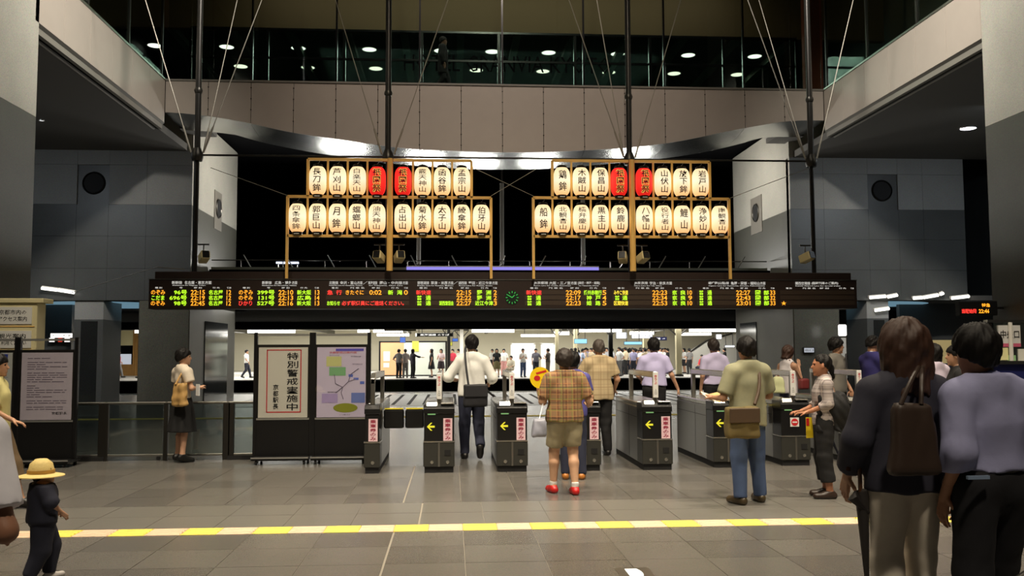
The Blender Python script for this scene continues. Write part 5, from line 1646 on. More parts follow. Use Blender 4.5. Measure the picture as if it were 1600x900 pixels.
def person(label, loc, yaw, S=1.70, pose=None, top=None, bottom=None, hair=None, shoes=(30, 28, 28), skin=(196, 150, 120), fat=1.0,
           h=0.017, hand_h=0.0075, head_h=0.0095, hyaw=0.0, hpitch=0.0, group=None, curl=0.45, palm=None, headscale=1.0, name='person', sock=None, fine=True, seed=1, name_cat='person'):
    """a dressed figure facing local +y; yaw in degrees turns it; loc is the floor point under it"""
    J = {k: v3(v) for k, v in STAND.items()}
    for k, v in (pose or {}).items(): J[k] = v3(v)
    hc = J['head']; HR = rotm(math.radians(hyaw), math.radians(hpitch))
    f = fat
    hs = headscale

    def HP(P): return ((P - hc) @ HR) / hs

    def torso(P, o):
        p, w, c, n = J['pelvis'], J['waist'], J['chest'], J['neck']
        ds = [rcap(P, p + v3((-0.05 * f, 0, 0)), p + v3((0.05 * f, 0, 0)), 0.108 * f + o, 0.108 * f + o, 0.85),
              rcap(P, p, w, 0.125 * f + o, 0.118 * f + o, 0.74),
              rcap(P, w, c, 0.118 * f + o, 0.142 * f + o, 0.72),
              rcap(P, c, n - v3((0, 0, 0.02)), 0.142 * f + o, 0.07 + o, 0.72),
              rcap(P, J['shL'] * v3((0.8, 1, 1)), J['shR'] * v3((0.8, 1, 1)), 0.05 + o, 0.05 + o, 0.95)]
        for s in 'LR':
            ds.append(rcap(P, n + v3((0, -0.012, 0.012)), J['sh' + s] * v3((0.9, 1, 1)) + v3((0, -0.005, 0.004)), 0.05 + o, 0.046 + o))
        return sunion(ds, 0.06)

    def arm(P, s, o, t=1.0):
        a, e, w = J['sh' + s], J['el' + s], J['wr' + s]
        d1 = rcap(P, a, a + (e - a) * min(1, t), 0.05 * f + o, 0.05 * f + (0.039 * f - 0.05 * f) * min(1, t) + o)
        if t <= 1: return d1
        return smin(d1, rcap(P, e, e + (w - e) * (t - 1), 0.040 * f + o, 0.040 + (0.027 - 0.040) * (t - 1) + o), 0.03)

    def leg(P, s, o, t=2.0):
        a, k, n = J['hip' + s], J['kn' + s], J['an' + s]
        d1 = rcap(P, a, k, 0.088 * f + o, 0.056 * f + o)
        if t <= 1: return d1
        m = k + (n - k) * 0.3 + v3((0, -0.018, 0))
        return sunion([d1, rcap(P, k, n, 0.053 * f + o, 0.036 + o), rcap(P, k, m, 0.045 * f + o, 0.054 * f + o), rcap(P, m, n, 0.054 * f + o, 0.036 + o)], 0.02)

    def foot(P, s, o):
        n, t = J['an' + s], J['toe' + s]
        heel = n + (n - t) * v3((0.25, 0.25, 0)) + v3((0, 0, -0.045))
        d = sunion([rcap(P, heel, t, 0.036 + o, 0.032 + o), rcap(P, n, (heel + t) / 2, 0.036 + o, 0.036 + o)], 0.03)
        return d

    def skull(P, o=0.0):
        q = HP(P)
        d = smin(ell(q, (0, -0.012, 0.025), (0.078 + o, 0.098 + o, 0.098 + o)), ell(q, (0, 0.028, -0.045), (0.056 + o, 0.062 + o, 0.075 + o)), 0.035)
        return d * hs

    def head(P):
        q = HP(P)
        d = skull(P) / hs
        d = smin(d, rcap(q, (0, 0.088, 0.012), (0, 0.104, -0.022), 0.006, 0.0115), 0.016)            # nose
        d = smin(d, ell(q, (0, 0.082, -0.064), (0.024, 0.014, 0.011)), 0.01)                        # lips
        d = smin(d, ell(q, (0, 0.072, -0.1), (0.022, 0.018, 0.016)), 0.015)                          # chin
        for s in (-1, 1):
            d = -smin(-d, ell(q, (s * 0.031, 0.093, 0.012), (0.017, 0.014, 0.010)), 0.012)          # eye sockets
            d = smin(d, rcap(q, (s * 0.015, 0.087, 0.03), (s * 0.046, 0.076, 0.03), 0.006, 0.005), 0.01)
            d = smin(d, ell(q, (s * 0.077, -0.005, -0.005), (0.011, 0.02, 0.03)), 0.008)             # ears
        d = d * hs
        nb = hc + HR @ v3((0, -0.02, -0.08)) * hs
        d = smin(d, rcap(P, J['neck'] - v3((0, 0, 0.03)), nb, 0.056 * (0.5 + 0.5 * f), 0.05), 0.025)
        return d

    def body(P):
        ds = [torso(P, -0.008)]
        for s in 'LR': ds += [arm(P, s, -0.003, 2.0), leg(P, s, -0.003), foot(P, s, -0.004)]
        if not fine:
            for s in 'LR':
                dn = J['hd' + s] / np.linalg.norm(J['hd' + s])
                ds.append(rcap(P, J['wr' + s], J['wr' + s] + dn * 0.13, 0.036, 0.03))
        d = sunion(ds, 0.03)
        d = smin(d, rcap(P, J['neck'] - v3((0, 0, 0.05)), hc, 0.05, 0.046), 0.03)
        return d

    pts = np.stack([J[k] for k in J if not k.startswith('hd')])
    lo, hi = pts.min(0) - 0.17 * f, pts.max(0) + 0.17 * f
    lo[2] = -0.02
    parts = [surface_net(body, lo, hi - v3((0, 0, 0.02)), h)]
    parts.append(surface_net(head, hc - 0.15 * hs - v3((0, 0, 0.03)), hc + 0.16 * hs, head_h))
    if fine:
        for s, sg in (('L', -1), ('R', 1)):
            dirn = J['hd' + s]
            inward = (palm or {}).get(s, (-sg, 0.15, 0) if abs(dirn[2]) > 0.5 else (0, 0, -1))
            # thumb side: forward for a hanging hand, inward for a hand held out
            segs = hand_segments(J['wr' + s], dirn, inward, curl, -sg)
            segs.append((J['el' + s] * 0.25 + J['wr' + s] * 0.75, J['wr' + s] + v3(dirn) / np.linalg.norm(dirn) * 0.02, 0.028, 0.024))
            sp = np.concatenate([[a, b] for a, b, _, _ in segs])
            parts.append(surface_net(lambda P: sunion([rcap(P, a, b, ra, rb) for a, b, ra, rb in segs], 0.006), sp.min(0) - 0.035, sp.max(0) + 0.035, hand_h))
    k = S / 1.70
    parts = [(v * k, q) for v, q in parts]
    o = link(name, np_mesh('person', parts, skin_mat(skin)))
    o.location = (loc[0], loc[1], loc[2] if len(loc) > 2 else 0)
    o.rotation_euler = (0, 0, math.radians(yaw))
    tag(o, label, name_cat, group)

    def piece(nm, fn, lo_, hi_, m, hh=None, lab=None):
        v, q = surface_net(fn, lo_, hi_, hh or h)
        if not len(q): return None
        c = link(nm, np_mesh(nm, [(v * k, q)], m), o)
        if lab: c['label'] = lab
        return c

    if top:
        t = dict(sleeve=0.7, hem=0.84, loose=0.016, fold=0.005, open=0.0, body=1.0)
        t.update(top)
        hem = t['hem']; lo_o = t['loose']

        def shirt(P):
            ds = [torso(P, lo_o)]
            if hem < 0.97:
                for sg in (-1, 1):
                    ds.append(rcap(P, J['chest'] + v3((sg * 0.03, 0, -0.03)), v3((J['pelvis'][0] + sg * 0.056 * f, J['pelvis'][1] - 0.004, hem - 0.05)), 0.118 * f + lo_o, 0.124 * f + lo_o + t.get('flare', 0), 0.84))
            d = sunion(ds, 0.05)
            if t['sleeve'] > 0:
                for s in 'LR':
                    d = smin(d, arm(P, s, lo_o + t.get('sl', 0.006), t['sleeve']), 0.035)
                    # cut the cuff square
                    if t['sleeve'] <= 1: e0, e1 = J['sh' + s], J['el' + s]; u = t['sleeve']
                    else: e0, e1 = J['el' + s], J['wr' + s]; u = t['sleeve'] - 1
                    ax = (e1 - e0) / np.linalg.norm(e1 - e0)
                    c = e0 + (e1 - e0) * u
                    near = np.linalg.norm(P - (c + ax * 0.06), axis=1) - 0.105
                    d = np.maximum(d, -np.maximum(-((P - c) @ ax), near))
            d = d + folds(P, t['fold'], seed * 7 + 3)
            d = np.maximum(d, hem - P[:, 2] + 0.006 * np.sin(P[:, 0] * 30))
            nk = J['neck'] + v3((0, 0.012, 0.028))
            qn = P - nk
            d = np.maximum(d, 0.062 + 0.25 * np.clip(-qn[:, 2], 0, 1) * 0 - np.maximum(np.hypot(qn[:, 0], qn[:, 1]), (0.005 - qn[:, 2]) * 3 + 0.062 - t['open'] * np.clip(qn[:, 1] + 0.03, 0, 1) * 6))
            d = np.maximum(d, qn[:, 2] - 0.03)
            if t['sleeve'] <= 0:
                for s in 'LR':
                    d = np.maximum(d, -(np.linalg.norm((P - J['sh' + s]) * v3((1, 0.7, 0.8)), axis=1) - 0.072))
            return d
        l2, h2 = lo.copy(), hi.copy(); l2[2] = hem - 0.03; h2[2] = J['neck'][2] + 0.09
        sh = piece(t.get('part', 'shirt'), shirt, l2 - 0.02, h2, t['m'])
        if t.get('collar'):
            nk = J['neck'] + v3((0, 0.0, 0.03))

            def coll(P):
                q = (P - nk) * v3((1, 1.0, 1))
                r = np.linalg.norm(q[:, :2] * v3((1, 1.0))[:2], axis=1)
                return np.maximum(np.abs(r - 0.066 + 0.2 * q[:, 2]) - 0.007, np.maximum(np.abs(q[:, 2] + 0.25 * q[:, 1] + 0.0) - 0.026, q[:, 1] - 0.055))
            piece('collar', coll, nk - 0.1, nk + 0.1, t.get('cm', t['m']), min(h, 0.009))
    if bottom:
        b_ = dict(kind='trousers', end=0.07, loose=0.014, fold=0.005, rise=1.0)
        b_.update(bottom)
        lo_o = b_['loose']
        if b_['kind'] == 'skirt':
            p = J['pelvis']

            def bot(P):
                tt = np.clip((b_['rise'] - P[:, 2]) / (b_['rise'] - b_['end']), 0, 1)
                ang = np.arctan2(P[:, 1] - p[1], P[:, 0] - p[0])
                rx = 0.145 * f + 0.095 * np.sqrt(tt) + 0.012 * tt * np.sin(ang * 9)
                r = np.hypot(P[:, 0] - p[0], (P[:, 1] - p[1]) / (0.8 + 0.1 * tt))
                return np.maximum(r - rx, np.maximum(P[:, 2] - b_['rise'], b_['end'] - P[:, 2])) * 0.8
            nm = 'skirt'
        else:
            full = b_['end'] < 0.45

            def bot(P):
                p = J['pelvis']
                ds = [rcap(P, p + v3((-0.05 * f, 0, 0)), p + v3((0.05 * f, 0, 0)), 0.112 * f + lo_o, 0.112 * f + lo_o, 0.86),
                      rcap(P, p, J['waist'], 0.128 * f + lo_o * 0.6, 0.12 * f + lo_o * 0.6, 0.76)]
                d = sunion(ds, 0.04)
                wd = b_.get('flare', 0.0)
                ls = []
                for s in 'LR':
                    a, kn, n = J['hip' + s], J['kn' + s], J['an' + s]
                    q = sunion([rcap(P, a, kn, 0.092 * f + lo_o, 0.066 * f + lo_o), rcap(P, kn, n, 0.066 * f + lo_o, 0.052 + lo_o + wd)], 0.03)
                    e = b_['end']
                    if full:
                        ax = (n - kn) / np.linalg.norm(n - kn)
                        c = n - ax * (e - 0.085) if e > 0.085 else n + ax * 0.02
                        q = np.maximum(q, np.where(P[:, 2] < kn[2] + 0.1, (P - c) @ ax, -1))
                    else:
                        ax = (kn - a) / np.linalg.norm(kn - a)
                        c = kn - ax * (e - 0.49)
                        q = np.maximum(q, (P - c) @ ax)
                    ls.append(q)
                d = smin(d, np.minimum(ls[0], ls[1]), 0.025)
                d = d + folds(P, b_['fold'], seed * 5 + 1, (7, 7, 12))
                return np.maximum(d, P[:, 2] - b_['rise'])
            nm = b_.get('part', 'trousers')
        l2, h2 = lo.copy(), hi.copy(); h2[2] = b_['rise'] + 0.03
        if b_['kind'] == 'skirt': l2[2] = b_['end'] - 0.03; l2[:2] -= 0.1; h2[:2] += 0.1
        piece(nm, bot, l2, h2, b_['m'])
        if b_.get('belt'):
            z = b_['rise'] - 0.02
            def belt(P):
                return np.maximum(rcap(P, J['pelvis'], J['waist'], 0.135 * f + lo_o, 0.127 * f + lo_o, 0.77), np.abs(P[:, 2] - z) - 0.018)
            piece('belt', belt, (lo[0], lo[1], z - 0.04), (hi[0], hi[1], z + 0.04), b_['belt'], 0.011)
    if shoes:
        for s in 'LR':
            n, t_ = J['an' + s], J['toe' + s]
            pp = np.stack([n, t_, n + (n - t_) * v3((0.3, 0.3, 0))])

            def sho(P):
                d = foot(P, s, 0.010)
                d = np.maximum(d, (P - n) @ v3((0, 0, 1)) - 0.012)
                zb0 = min(n[2], t_[2]) - 0.085
                return np.maximum(d, (0.004 if n[2] < 0.12 else -1) - P[:, 2])
            sm = shoes if not isinstance(shoes, tuple) else cloth(shoes, 0.4, 0.05)
            c = piece('shoe', sho, pp.min(0) - 0.07, pp.max(0) + 0.07, sm, min(h, 0.012))
            if c and sock:
                piece('sock', lambda P: np.maximum(rcap(P, n + v3((0, 0, 0.0)), n + v3((0, 0, 0.07)), 0.042, 0.046), np.abs(P[:, 2] - n[2] - 0.03) - 0.035), n - 0.08, n + v3((0.08, 0.08, 0.14)), sock, min(h, 0.012))
    if hair:
        H = dict(style='short', m=None, vol=0.018)
        H.update(hair)
        vol = H['vol']
        st = H['style']

        def hair_fn(P):
            q = HP(P)
            ang = np.arctan2(q[:, 0], q[:, 1] + 0.01)
            d = ell(q, (0, -0.018, 0.03), (0.08 + vol, 0.098 + vol, 0.1 + vol))
            if st in ('short', 'curly', 'tail', 'tied'):
                d = smin(d, ell(q, (0, -0.055, -0.03), (0.064 + vol * 0.5, 0.052 + vol * 0.5, 0.07)), 0.02)
                cut = q[:, 2] - (-0.012 + 0.62 * q[:, 1]) if st != 'tied' else q[:, 2] - (0.005 + 0.75 * q[:, 1])
                d = -smin(-d, cut, 0.012)
                if st in ('tail',):
                    d = smin(d, rcap(q, (0, -0.115, 0.0), (0, -0.15, -0.14), 0.032, 0.02), 0.02)
                if st == 'tied':
                    d = smin(d, rcap(q, (0, -0.11, -0.02), (0, -0.12, -0.12), 0.03, 0.022), 0.02)
            else:
                L = H.get('len', 0.17); wdt = H.get('wid', 0.1)
                body_ = rcap(q, (0, -0.03, 0.0), (0, -0.045, -L), wdt, wdt * 0.92, 0.78)
                d = smin(d, body_, 0.03)
                d = np.maximum(d, -L - 0.0 - q[:, 2] + 0.012 * np.sin(ang * 11))
                face = np.maximum(np.abs(q[:, 0]) - 0.056 - 0.1 * np.clip(q[:, 1] * -1, 0, 1), np.maximum(0.02 - q[:, 1], q[:, 2] - 0.052))
                d = -smin(-d, -(-face), 0.012) if False else np.maximum(d, -face)
            if st == 'curly':
                d = d + 0.006 * np.sin(q[:, 0] * 75) * np.sin(q[:, 1] * 70) * np.sin(q[:, 2] * 72)
            else:
                d = d + 0.003 * np.sin(ang * 24 + q[:, 2] * 22) + 0.003 * np.sin(q[:, 2] * 55 + ang * 8) + 0.004 * np.sin(q[:, 0] * 42 + 2 * np.sin(q[:, 2] * 30)) * np.sin(q[:, 1] * 37 + seed)
            return d * hs
        ex = 0.34 if st in ('bob', 'long') else 0.2
        piece('hair', hair_fn, hc - v3((0.16, 0.2, ex)) * hs, hc + v3((0.16, 0.15, 0.17)) * hs, H['m'], head_h)
    for s in ((-1, 1) if fine else ()):
        c = hc + HR @ v3((s * 0.031, 0.0755, 0.012)) * hs
        e = MB(); e.lathe([(0.0001, -0.0095), (0.007, -0.007), (0.0095, 0), (0.007, 0.007), (0.0001, 0.0095)], 10, tuple(c * k)).build('eye', EYE, o, smooth=True)
    return o


EYE = mat('dark_eye', (34, 26, 24), 0.2)
HAIR = {'black': mat('black_hair', (18, 15, 14), 0.6, spec=0.25, noise=0.3, scale=60), 'brown': mat('brown_hair', (62, 38, 26), 0.6, noise=0.3, scale=60),
        'dark': mat('dark_brown_hair', (38, 28, 23), 0.62, noise=0.3, scale=60), 'grey': mat('greying_hair', (70, 62, 56), 0.6, noise=0.3, scale=60)}

# ------------------------------------------------------------------ people in the concourse
WHITE_SHIRT = cloth((226, 226, 222)); NAVY = cloth((34, 36, 52)); DENIM = cloth((70, 88, 124)); DARK_DENIM = cloth((42, 46, 66)); BLACK = cloth((22, 22, 24))
LAVENDER = cloth((196, 190, 232))

p = person('woman in cream blouse and black skirt standing by the glass barrier', (-3.803, 13.236), -48, 1.58,
           dict(elR=(0.25, 0.02, 1.12), wrR=(0.14, 0.2, 1.12), hdR=(-0.5, 0.6, 0.2), elL=(-0.24, 0.0, 1.11), wrL=(-0.1, 0.2, 1.1), hdL=(0.6, 0.5, 0.1), anL=(-0.06, -0.03, 0.12), anR=(0.07, -0.02, 0.12), knL=(-0.07, 0.02, 0.5), knR=(0.075, 0.02, 0.5),
                toeL=(-0.07, 0.12, 0.03), toeR=(0.09, 0.13, 0.03)),
           dict(m=cloth((222, 210, 192)), sleeve=0.62, hem=0.97, loose=0.016, sl=0.02), dict(kind='skirt', m=BLACK, end=0.46, rise=1.0), dict(style='short', m=HAIR['black'], vol=0.022),
           shoes=(18, 18, 18), skin=(206, 160, 130), fat=0.92, hyaw=-25, h=0.015, seed=2)
p = person('man in white shirt walking away through the gate with black shoulder bag', (0.294, 13.298), 3, 1.76,
           dict(elL=(-0.34, -0.02, 1.13), wrL=(-0.22, 0.2, 1.08), hdL=(0.6, 0.7, 0.1), elR=(0.29, -0.03, 1.12), wrR=(0.24, 0.19, 1.0), hdR=(-0.3, 0.9, 0.1), knR=(0.1, 0.09, 0.5), anR=(0.1, -0.2, 0.2), toeR=(0.1, -0.16, 0.05), anL=(-0.1, 0.0, 0.085), toeL=(-0.11, 0.16, 0.03)),
           dict(m=WHITE_SHIRT, sleeve=1.35, hem=0.86, loose=0.022, collar=True), dict(m=DARK_DENIM, end=0.06), dict(style='short', m=HAIR['black']), h=0.015, seed=3)
plaid_a = plaid('brown_green_check', (150, 118, 84), [((110, 60, 44), 11.0, 0.22), ((120, 140, 70), 8.5, 0.16), ((206, 150, 96), 17.0, 0.12), ((60, 52, 44), 6.0, 0.08)])
p = person('stout person with curly hair in checked shirt, khaki shorts and red shoes', (1.235, 9.951), 4, 1.54,
           dict(elL=(-0.27, 0.0, 1.1), wrL=(-0.29, 0.17, 1.2), hdL=(-0.05, 0.4, 0.9), elR=(0.3, -0.03, 1.1), wrR=(0.33, 0.16, 1.03), hdR=(0.0, 0.8, 0.3), anL=(-0.13, 0.08, 0.085), toeL=(-0.16, 0.24, 0.03), knL=(-0.12, 0.08, 0.49), anR=(0.1, -0.1, 0.085), toeR=(0.1, 0.06, 0.03)),
           dict(m=plaid_a, sleeve=0.8, hem=0.86, loose=0.024, sl=0.014), dict(m=cloth((150, 140, 112)), end=0.56, loose=0.022, part='shorts'), dict(style='curly', m=HAIR['dark'], vol=0.03),
           shoes=(196, 34, 34), sock=WHITE_SHIRT, fat=1.2, h=0.014, seed=4, skin=(204, 160, 128))
p = person('dark haired woman in blue top hidden behind the checked shirt', (1.477, 11.072), -8, 1.52, dict(elR=(0.24, 0.02, 1.1), wrR=(0.2, 0.24, 1.1), hdR=(0, 0.9, 0.1)),
           dict(m=cloth((84, 80, 150)), sleeve=0.7, hem=0.85), dict(m=DARK_DENIM, end=0.07), dict(style='short', m=HAIR['black'], vol=0.024), shoes=(190, 120, 50), h=0.019, seed=5)
plaid_b = plaid('beige_check', (186, 166, 130), [((150, 126, 92), 9.0, 0.14), ((140, 120, 90), 13.0, 0.07)])
p = person('man in beige checked shirt and dark trousers beyond the gates', (2.198, 13.517), 6, 1.70,
           dict(elL=(-0.29, 0.06, 1.16), wrL=(-0.2, 0.26, 1.18), hdL=(0.3, 0.9, 0.1), elR=(0.27, -0.04, 1.12), wrR=(0.27, 0.13, 0.95), hdR=(0, 0.8, -0.5)),
           dict(m=plaid_b, sleeve=0.75, hem=0.82, loose=0.026, sl=0.012), dict(m=BLACK, end=0.06), dict(style='short', m=HAIR['grey'], vol=0.008), fat=1.1, h=0.015, seed=6, skin=(190, 142, 112))
p = person('man in lavender short sleeved shirt walking away, arm swung out', (3.274, 14.6), -3, 1.73,
           dict(elR=(0.27, -0.05, 1.13), wrR=(0.37, -0.02, 0.92), hdR=(0.25, 0.1, -0.9), elL=(-0.25, 0.02, 1.12), wrL=(-0.14, 0.22, 1.02), hdL=(0.4, 0.8, -0.1), knL=(-0.09, 0.1, 0.5), anR=(0.1, -0.12, 0.1), toeR=(0.1, 0.04, 0.03), anL=(-0.1, 0.12, 0.085), toeL=(-0.11, 0.28, 0.03)),
           dict(m=LAVENDER, sleeve=0.78, hem=0.96, loose=0.022, collar=True), dict(m=BLACK, end=0.06), dict(style='short', m=HAIR['black']), h=0.016, seed=7)
p = person('man in pale lavender shirt walking away near the right pier', (4.498, 15.4), 8, 1.72,
           dict(elR=(0.27, -0.06, 1.13), wrR=(0.24, 0.12, 0.93), knR=(0.09, 0.1, 0.5), anL=(-0.1, -0.15, 0.1), toeL=(-0.1, 0.0, 0.03), anR=(0.1, 0.12, 0.085), toeR=(0.11, 0.28, 0.03)),
           dict(m=cloth((200, 192, 226)), sleeve=0.75, hem=0.95, loose=0.022, collar=True), dict(m=BLACK, end=0.06), dict(style='short', m=HAIR['dark']), h=0.017, seed=8, hyaw=-12)
olive_print = mat('olive_print_shirt', (172, 168, 136), 0.85, noise=0.3, scale=7, c2=(120, 122, 98))
p = person('man in patterned olive shirt and blue jeans holding an open paper', (3.017, 9.167), 8, 1.66,
           dict(elL=(-0.28, -0.02, 1.09), wrL=(-0.27, 0.22, 1.08), hdL=(-0.1, 0.9, 0.2), elR=(0.26, 0.02, 1.11), wrR=(0.16, 0.23, 1.06), hdR=(-0.4, 0.8, 0.1), anL=(-0.13, -0.06, 0.085), toeL=(-0.17, 0.1, 0.03), anR=(0.15, 0.06, 0.085), toeR=(0.17, 0.22, 0.03), knR=(0.12, 0.06, 0.49)),
           dict(m=olive_print, sleeve=0.85, hem=0.80, loose=0.026, sl=0.014, collar=True), dict(m=DENIM, end=0.06, loose=0.018), dict(style='short', m=HAIR['black'], vol=0.022), shoes=(70, 58, 36), h=0.0135, seed=9, skin=(190, 142, 112))
p = person('woman in white top and brown cardigan looking down, hand at her chin', (5.724, 15.2), -62, 1.60,
           dict(elR=(0.2, 0.08, 1.14), wrR=(0.08, 0.19, 1.33), hdR=(-0.2, 0.2, 0.9), elL=(-0.24, -0.05, 1.1), wrL=(-0.24, 0.08, 0.9)),
           dict(m=cloth((228, 222, 226)), sleeve=0.0, hem=0.86, loose=0.012), dict(m=DARK_DENIM, end=0.07), dict(style='bob', m=HAIR['brown'], len=0.12, wid=0.09), h=0.016, seed=10, hpitch=-18, hyaw=-10)
grey_check = plaid('grey_check', (170, 160, 158), [((90, 80, 84), 22.0, 0.2), ((210, 200, 196), 15.0, 0.2)])
p = person('girl in grey checked shirt and black cropped trousers looking left', (3.929, 9.451), 78, 1.48,
           dict(elL=(-0.2, -0.02, 1.13), wrL=(-0.13, 0.2, 1.03), hdL=(0.2, 0.8, -0.1), elR=(0.21, 0.02, 1.12), wrR=(0.13, 0.22, 1.03), hdR=(-0.2, 0.8, -0.1)),
           dict(m=grey_check, sleeve=1.45, hem=0.86, loose=0.016), dict(m=BLACK, end=0.2, loose=0.022, flare=0.012), dict(style='tied', m=HAIR['black'], vol=0.006), shoes=(52, 38, 32), headscale=1.08, h=0.0135, seed=11, skin=(186, 128, 96))
p = person('young man in grey T-shirt with backpack strap looking right', (6.141, 14.2), -140, 1.72,
           dict(elL=(-0.24, -0.02, 1.1), wrL=(-0.22, 0.12, 0.9)), dict(m=cloth((120, 116, 108)), sleeve=0.75, hem=0.86, loose=0.022), dict(m=BLACK, end=0.06), dict(style='short', m=HAIR['black'], vol=0.026), h=0.016, seed=12, hyaw=48, skin=(200, 150, 118))
p = person('man in deep purple jacket with white collar bending his head to the right', (6.646, 14.0), -72, 1.74,
           dict(elR=(0.22, 0.06, 1.1), wrR=(0.18, 0.27, 1.08), hdR=(0, 0.9, 0.1), elL=(-0.22, 0.06, 1.1), wrL=(-0.18, 0.27, 1.08), hdL=(0, 0.9, 0.1)),
           dict(m=cloth((52, 48, 110)), part='jacket', sleeve=1.9, hem=0.80, loose=0.024, collar=True, cm=WHITE_SHIRT), dict(m=BLACK, end=0.06), dict(style='short', m=HAIR['black']), h=0.016, seed=13, hpitch=-22)
p = person('woman with dark curly hair and pale top glimpsed between the couple', (6.336, 11.6), 20, 1.60,
           None, dict(m=cloth((208, 196, 214)), sleeve=0.7, hem=0.88), dict(m=cloth((130, 120, 60)), end=0.07), dict(style='bob', m=HAIR['black'], len=0.16, wid=0.095), h=0.018, seed=14)
p = person('person in black with glasses half hidden by the man in blue shirt', (5.610, 9.8), 70, 1.58,
           dict(elL=(-0.22, 0.05, 1.1), wrL=(-0.16, 0.25, 1.1), hdL=(0.2, 0.9, 0)), dict(m=BLACK, sleeve=1.4, hem=0.86), dict(m=BLACK, end=0.07), dict(style='short', m=HAIR['black']), h=0.018, seed=15)
# the couple in front
NAVYJ = cloth((48, 48, 62), 0.8)
COUPLE_Y = 4.42
cw = person('woman with brown bob in dark navy jacket and pale trousers, hand in hand', (2.291, 4.52), 3, 1.665,
            dict(elL=(-0.27, -0.04, 1.12), wrL=(-0.25, 0.12, 0.93), hdL=(0.0, 0.35, -0.9), head=(0.02, 0.012, 1.585), elR=(0.215, 0.06, 1.10), wrR=(0.225, -0.05, 0.87), hdR=(0.1, -0.1, -1), knR=(0.1, 0.06, 0.5), anL=(-0.13, -0.06, 0.085), toeL=(-0.19, 0.09, 0.03), anR=(0.12, 0.07, 0.085), toeR=(0.13, 0.23, 0.03)),
            dict(m=NAVYJ, part='jacket', sleeve=1.82, hem=0.855, loose=0.028, sl=0.008, fold=0.007, flare=0.01), dict(m=cloth((220, 210, 194)), end=0.05, loose=0.018, flare=0.01, fold=0.011), dict(style='bob', m=HAIR['brown'], len=0.235, wid=0.14, vol=0.038),
            shoes=(150, 140, 124), h=0.011, hand_h=0.0052, seed=16, hyaw=3)
cm = person('man in blue grey shirt and black trousers holding the hand of the woman', (2.613, 4.3), 4, 1.645,
            dict(head=(-0.055, 0.012, 1.583), neck=(-0.02, -0.015, 1.425), elL=(-0.215, -0.08, 1.10), wrL=(-0.215, 0.06, 0.875), hdL=(-0.1, 0.1, -1), elR=(0.26, -0.03, 1.11), wrR=(0.24, 0.12, 0.9), knL=(-0.12, 0.0, 0.5), anL=(-0.16, -0.16, 0.1), toeL=(-0.17, 0.0, 0.03), anR=(0.12, 0.18, 0.085), toeR=(0.13, 0.34, 0.03), knR=(0.11, 0.12, 0.5)),
            dict(m=cloth((156, 158, 196), 0.8), sleeve=1.75, hem=1.0, loose=0.03, sl=0.004, fold=0.009, collar=True), dict(m=cloth((18, 18, 24)), end=0.05, loose=0.02, rise=1.03, belt=cloth((14, 13, 12), 0.4), fold=0.004), dict(style='short', m=HAIR['black'], vol=0.026),
            h=0.011, hand_h=0.0052, seed=17, skin=(186, 136, 106), hyaw=4, fat=1.04)
# left edge of the picture
p = person('person in white T-shirt at the left edge, arm bent, seen from behind', (-1.745, 3.25), -4, 1.58,
           dict(elR=(0.29, -0.06, 1.03), wrR=(0.14, 0.16, 0.97), hdR=(-0.6, 0.6, -0.2), elL=(-0.25, 0.0, 1.08), wrL=(-0.12, 0.2, 1.0), hdL=(0.6, 0.6, 0)),
           dict(m=cloth((238, 236, 248)), sleeve=0.78, hem=0.80, loose=0.026, sl=0.008), dict(m=NAVY, end=0.06), dict(style='short', m=HAIR['black']), h=0.0125, hand_h=0.006, seed=18, skin=(150, 106, 82), fat=1.05)
p = person('toddler in navy clothes and straw hat walking at the left edge', (-2.770, 6.45), -55, 0.80,
           dict(head=(0, 0.02, 1.53), elL=(-0.28, 0.05, 1.16), wrL=(-0.24, 0.2, 1.02), hdL=(0, 0.6, -0.7), elR=(0.28, 0.05, 1.16), wrR=(0.24, 0.2, 1.02), hdR=(0, 0.6, -0.7), knL=(-0.12, 0.16, 0.5), anL=(-0.12, 0.14, 0.1), toeL=(-0.13, 0.32, 0.06), knR=(0.12, -0.02, 0.48), anR=(0.12, -0.18, 0.12), toeR=(0.12, 0.0, 0.06), neck=(0, -0.01, 1.36)),
           dict(m=NAVY, sleeve=1.3, hem=0.86, loose=0.05), dict(m=NAVY, end=0.09, loose=0.04), dict(style='short', m=HAIR['black'], vol=0.004), shoes=(220, 214, 210), fat=1.45, headscale=1.35, h=0.03, hand_h=0.014, head_h=0.02, seed=19)
p = person('person in pale yellow shirt passing the blue map poster', (-4.515, 9.4), -80, 1.52,
           dict(elR=(0.22, 0.05, 1.1), wrR=(0.2, 0.22, 1.0), hdR=(0, 0.8, -0.3), knL=(-0.09, 0.16, 0.5), anL=(-0.1, 0.26, 0.1), toeL=(-0.1, 0.42, 0.05), anR=(0.1, -0.26, 0.14), toeR=(0.1, -0.12, 0.04)),
           dict(m=cloth((226, 216, 150)), sleeve=0.8, hem=0.84, loose=0.03), dict(m=cloth((112, 92, 66)), end=0.3, loose=0.03), dict(style='short', m=HAIR['black']), h=0.018, seed=20)
p = person('dark figure walking along the glazed corridor above the bridge', (-0.250, 25.4, FTOP), -90, 1.66,
           dict(knL=(-0.09, 0.14, 0.5), anL=(-0.1, 0.22, 0.1), toeL=(-0.1, 0.38, 0.05), anR=(0.1, -0.24, 0.14), toeR=(0.1, -0.1, 0.04)), dict(m=BLACK, part='coat', sleeve=1.9, hem=0.6, loose=0.04), dict(m=BLACK, end=0.06), dict(style='short', m=HAIR['black']), h=0.026, hand_h=0.012, head_h=0.015, seed=21, skin=(120, 90, 74))

# ------------------------------------------------------------------ things the people carry


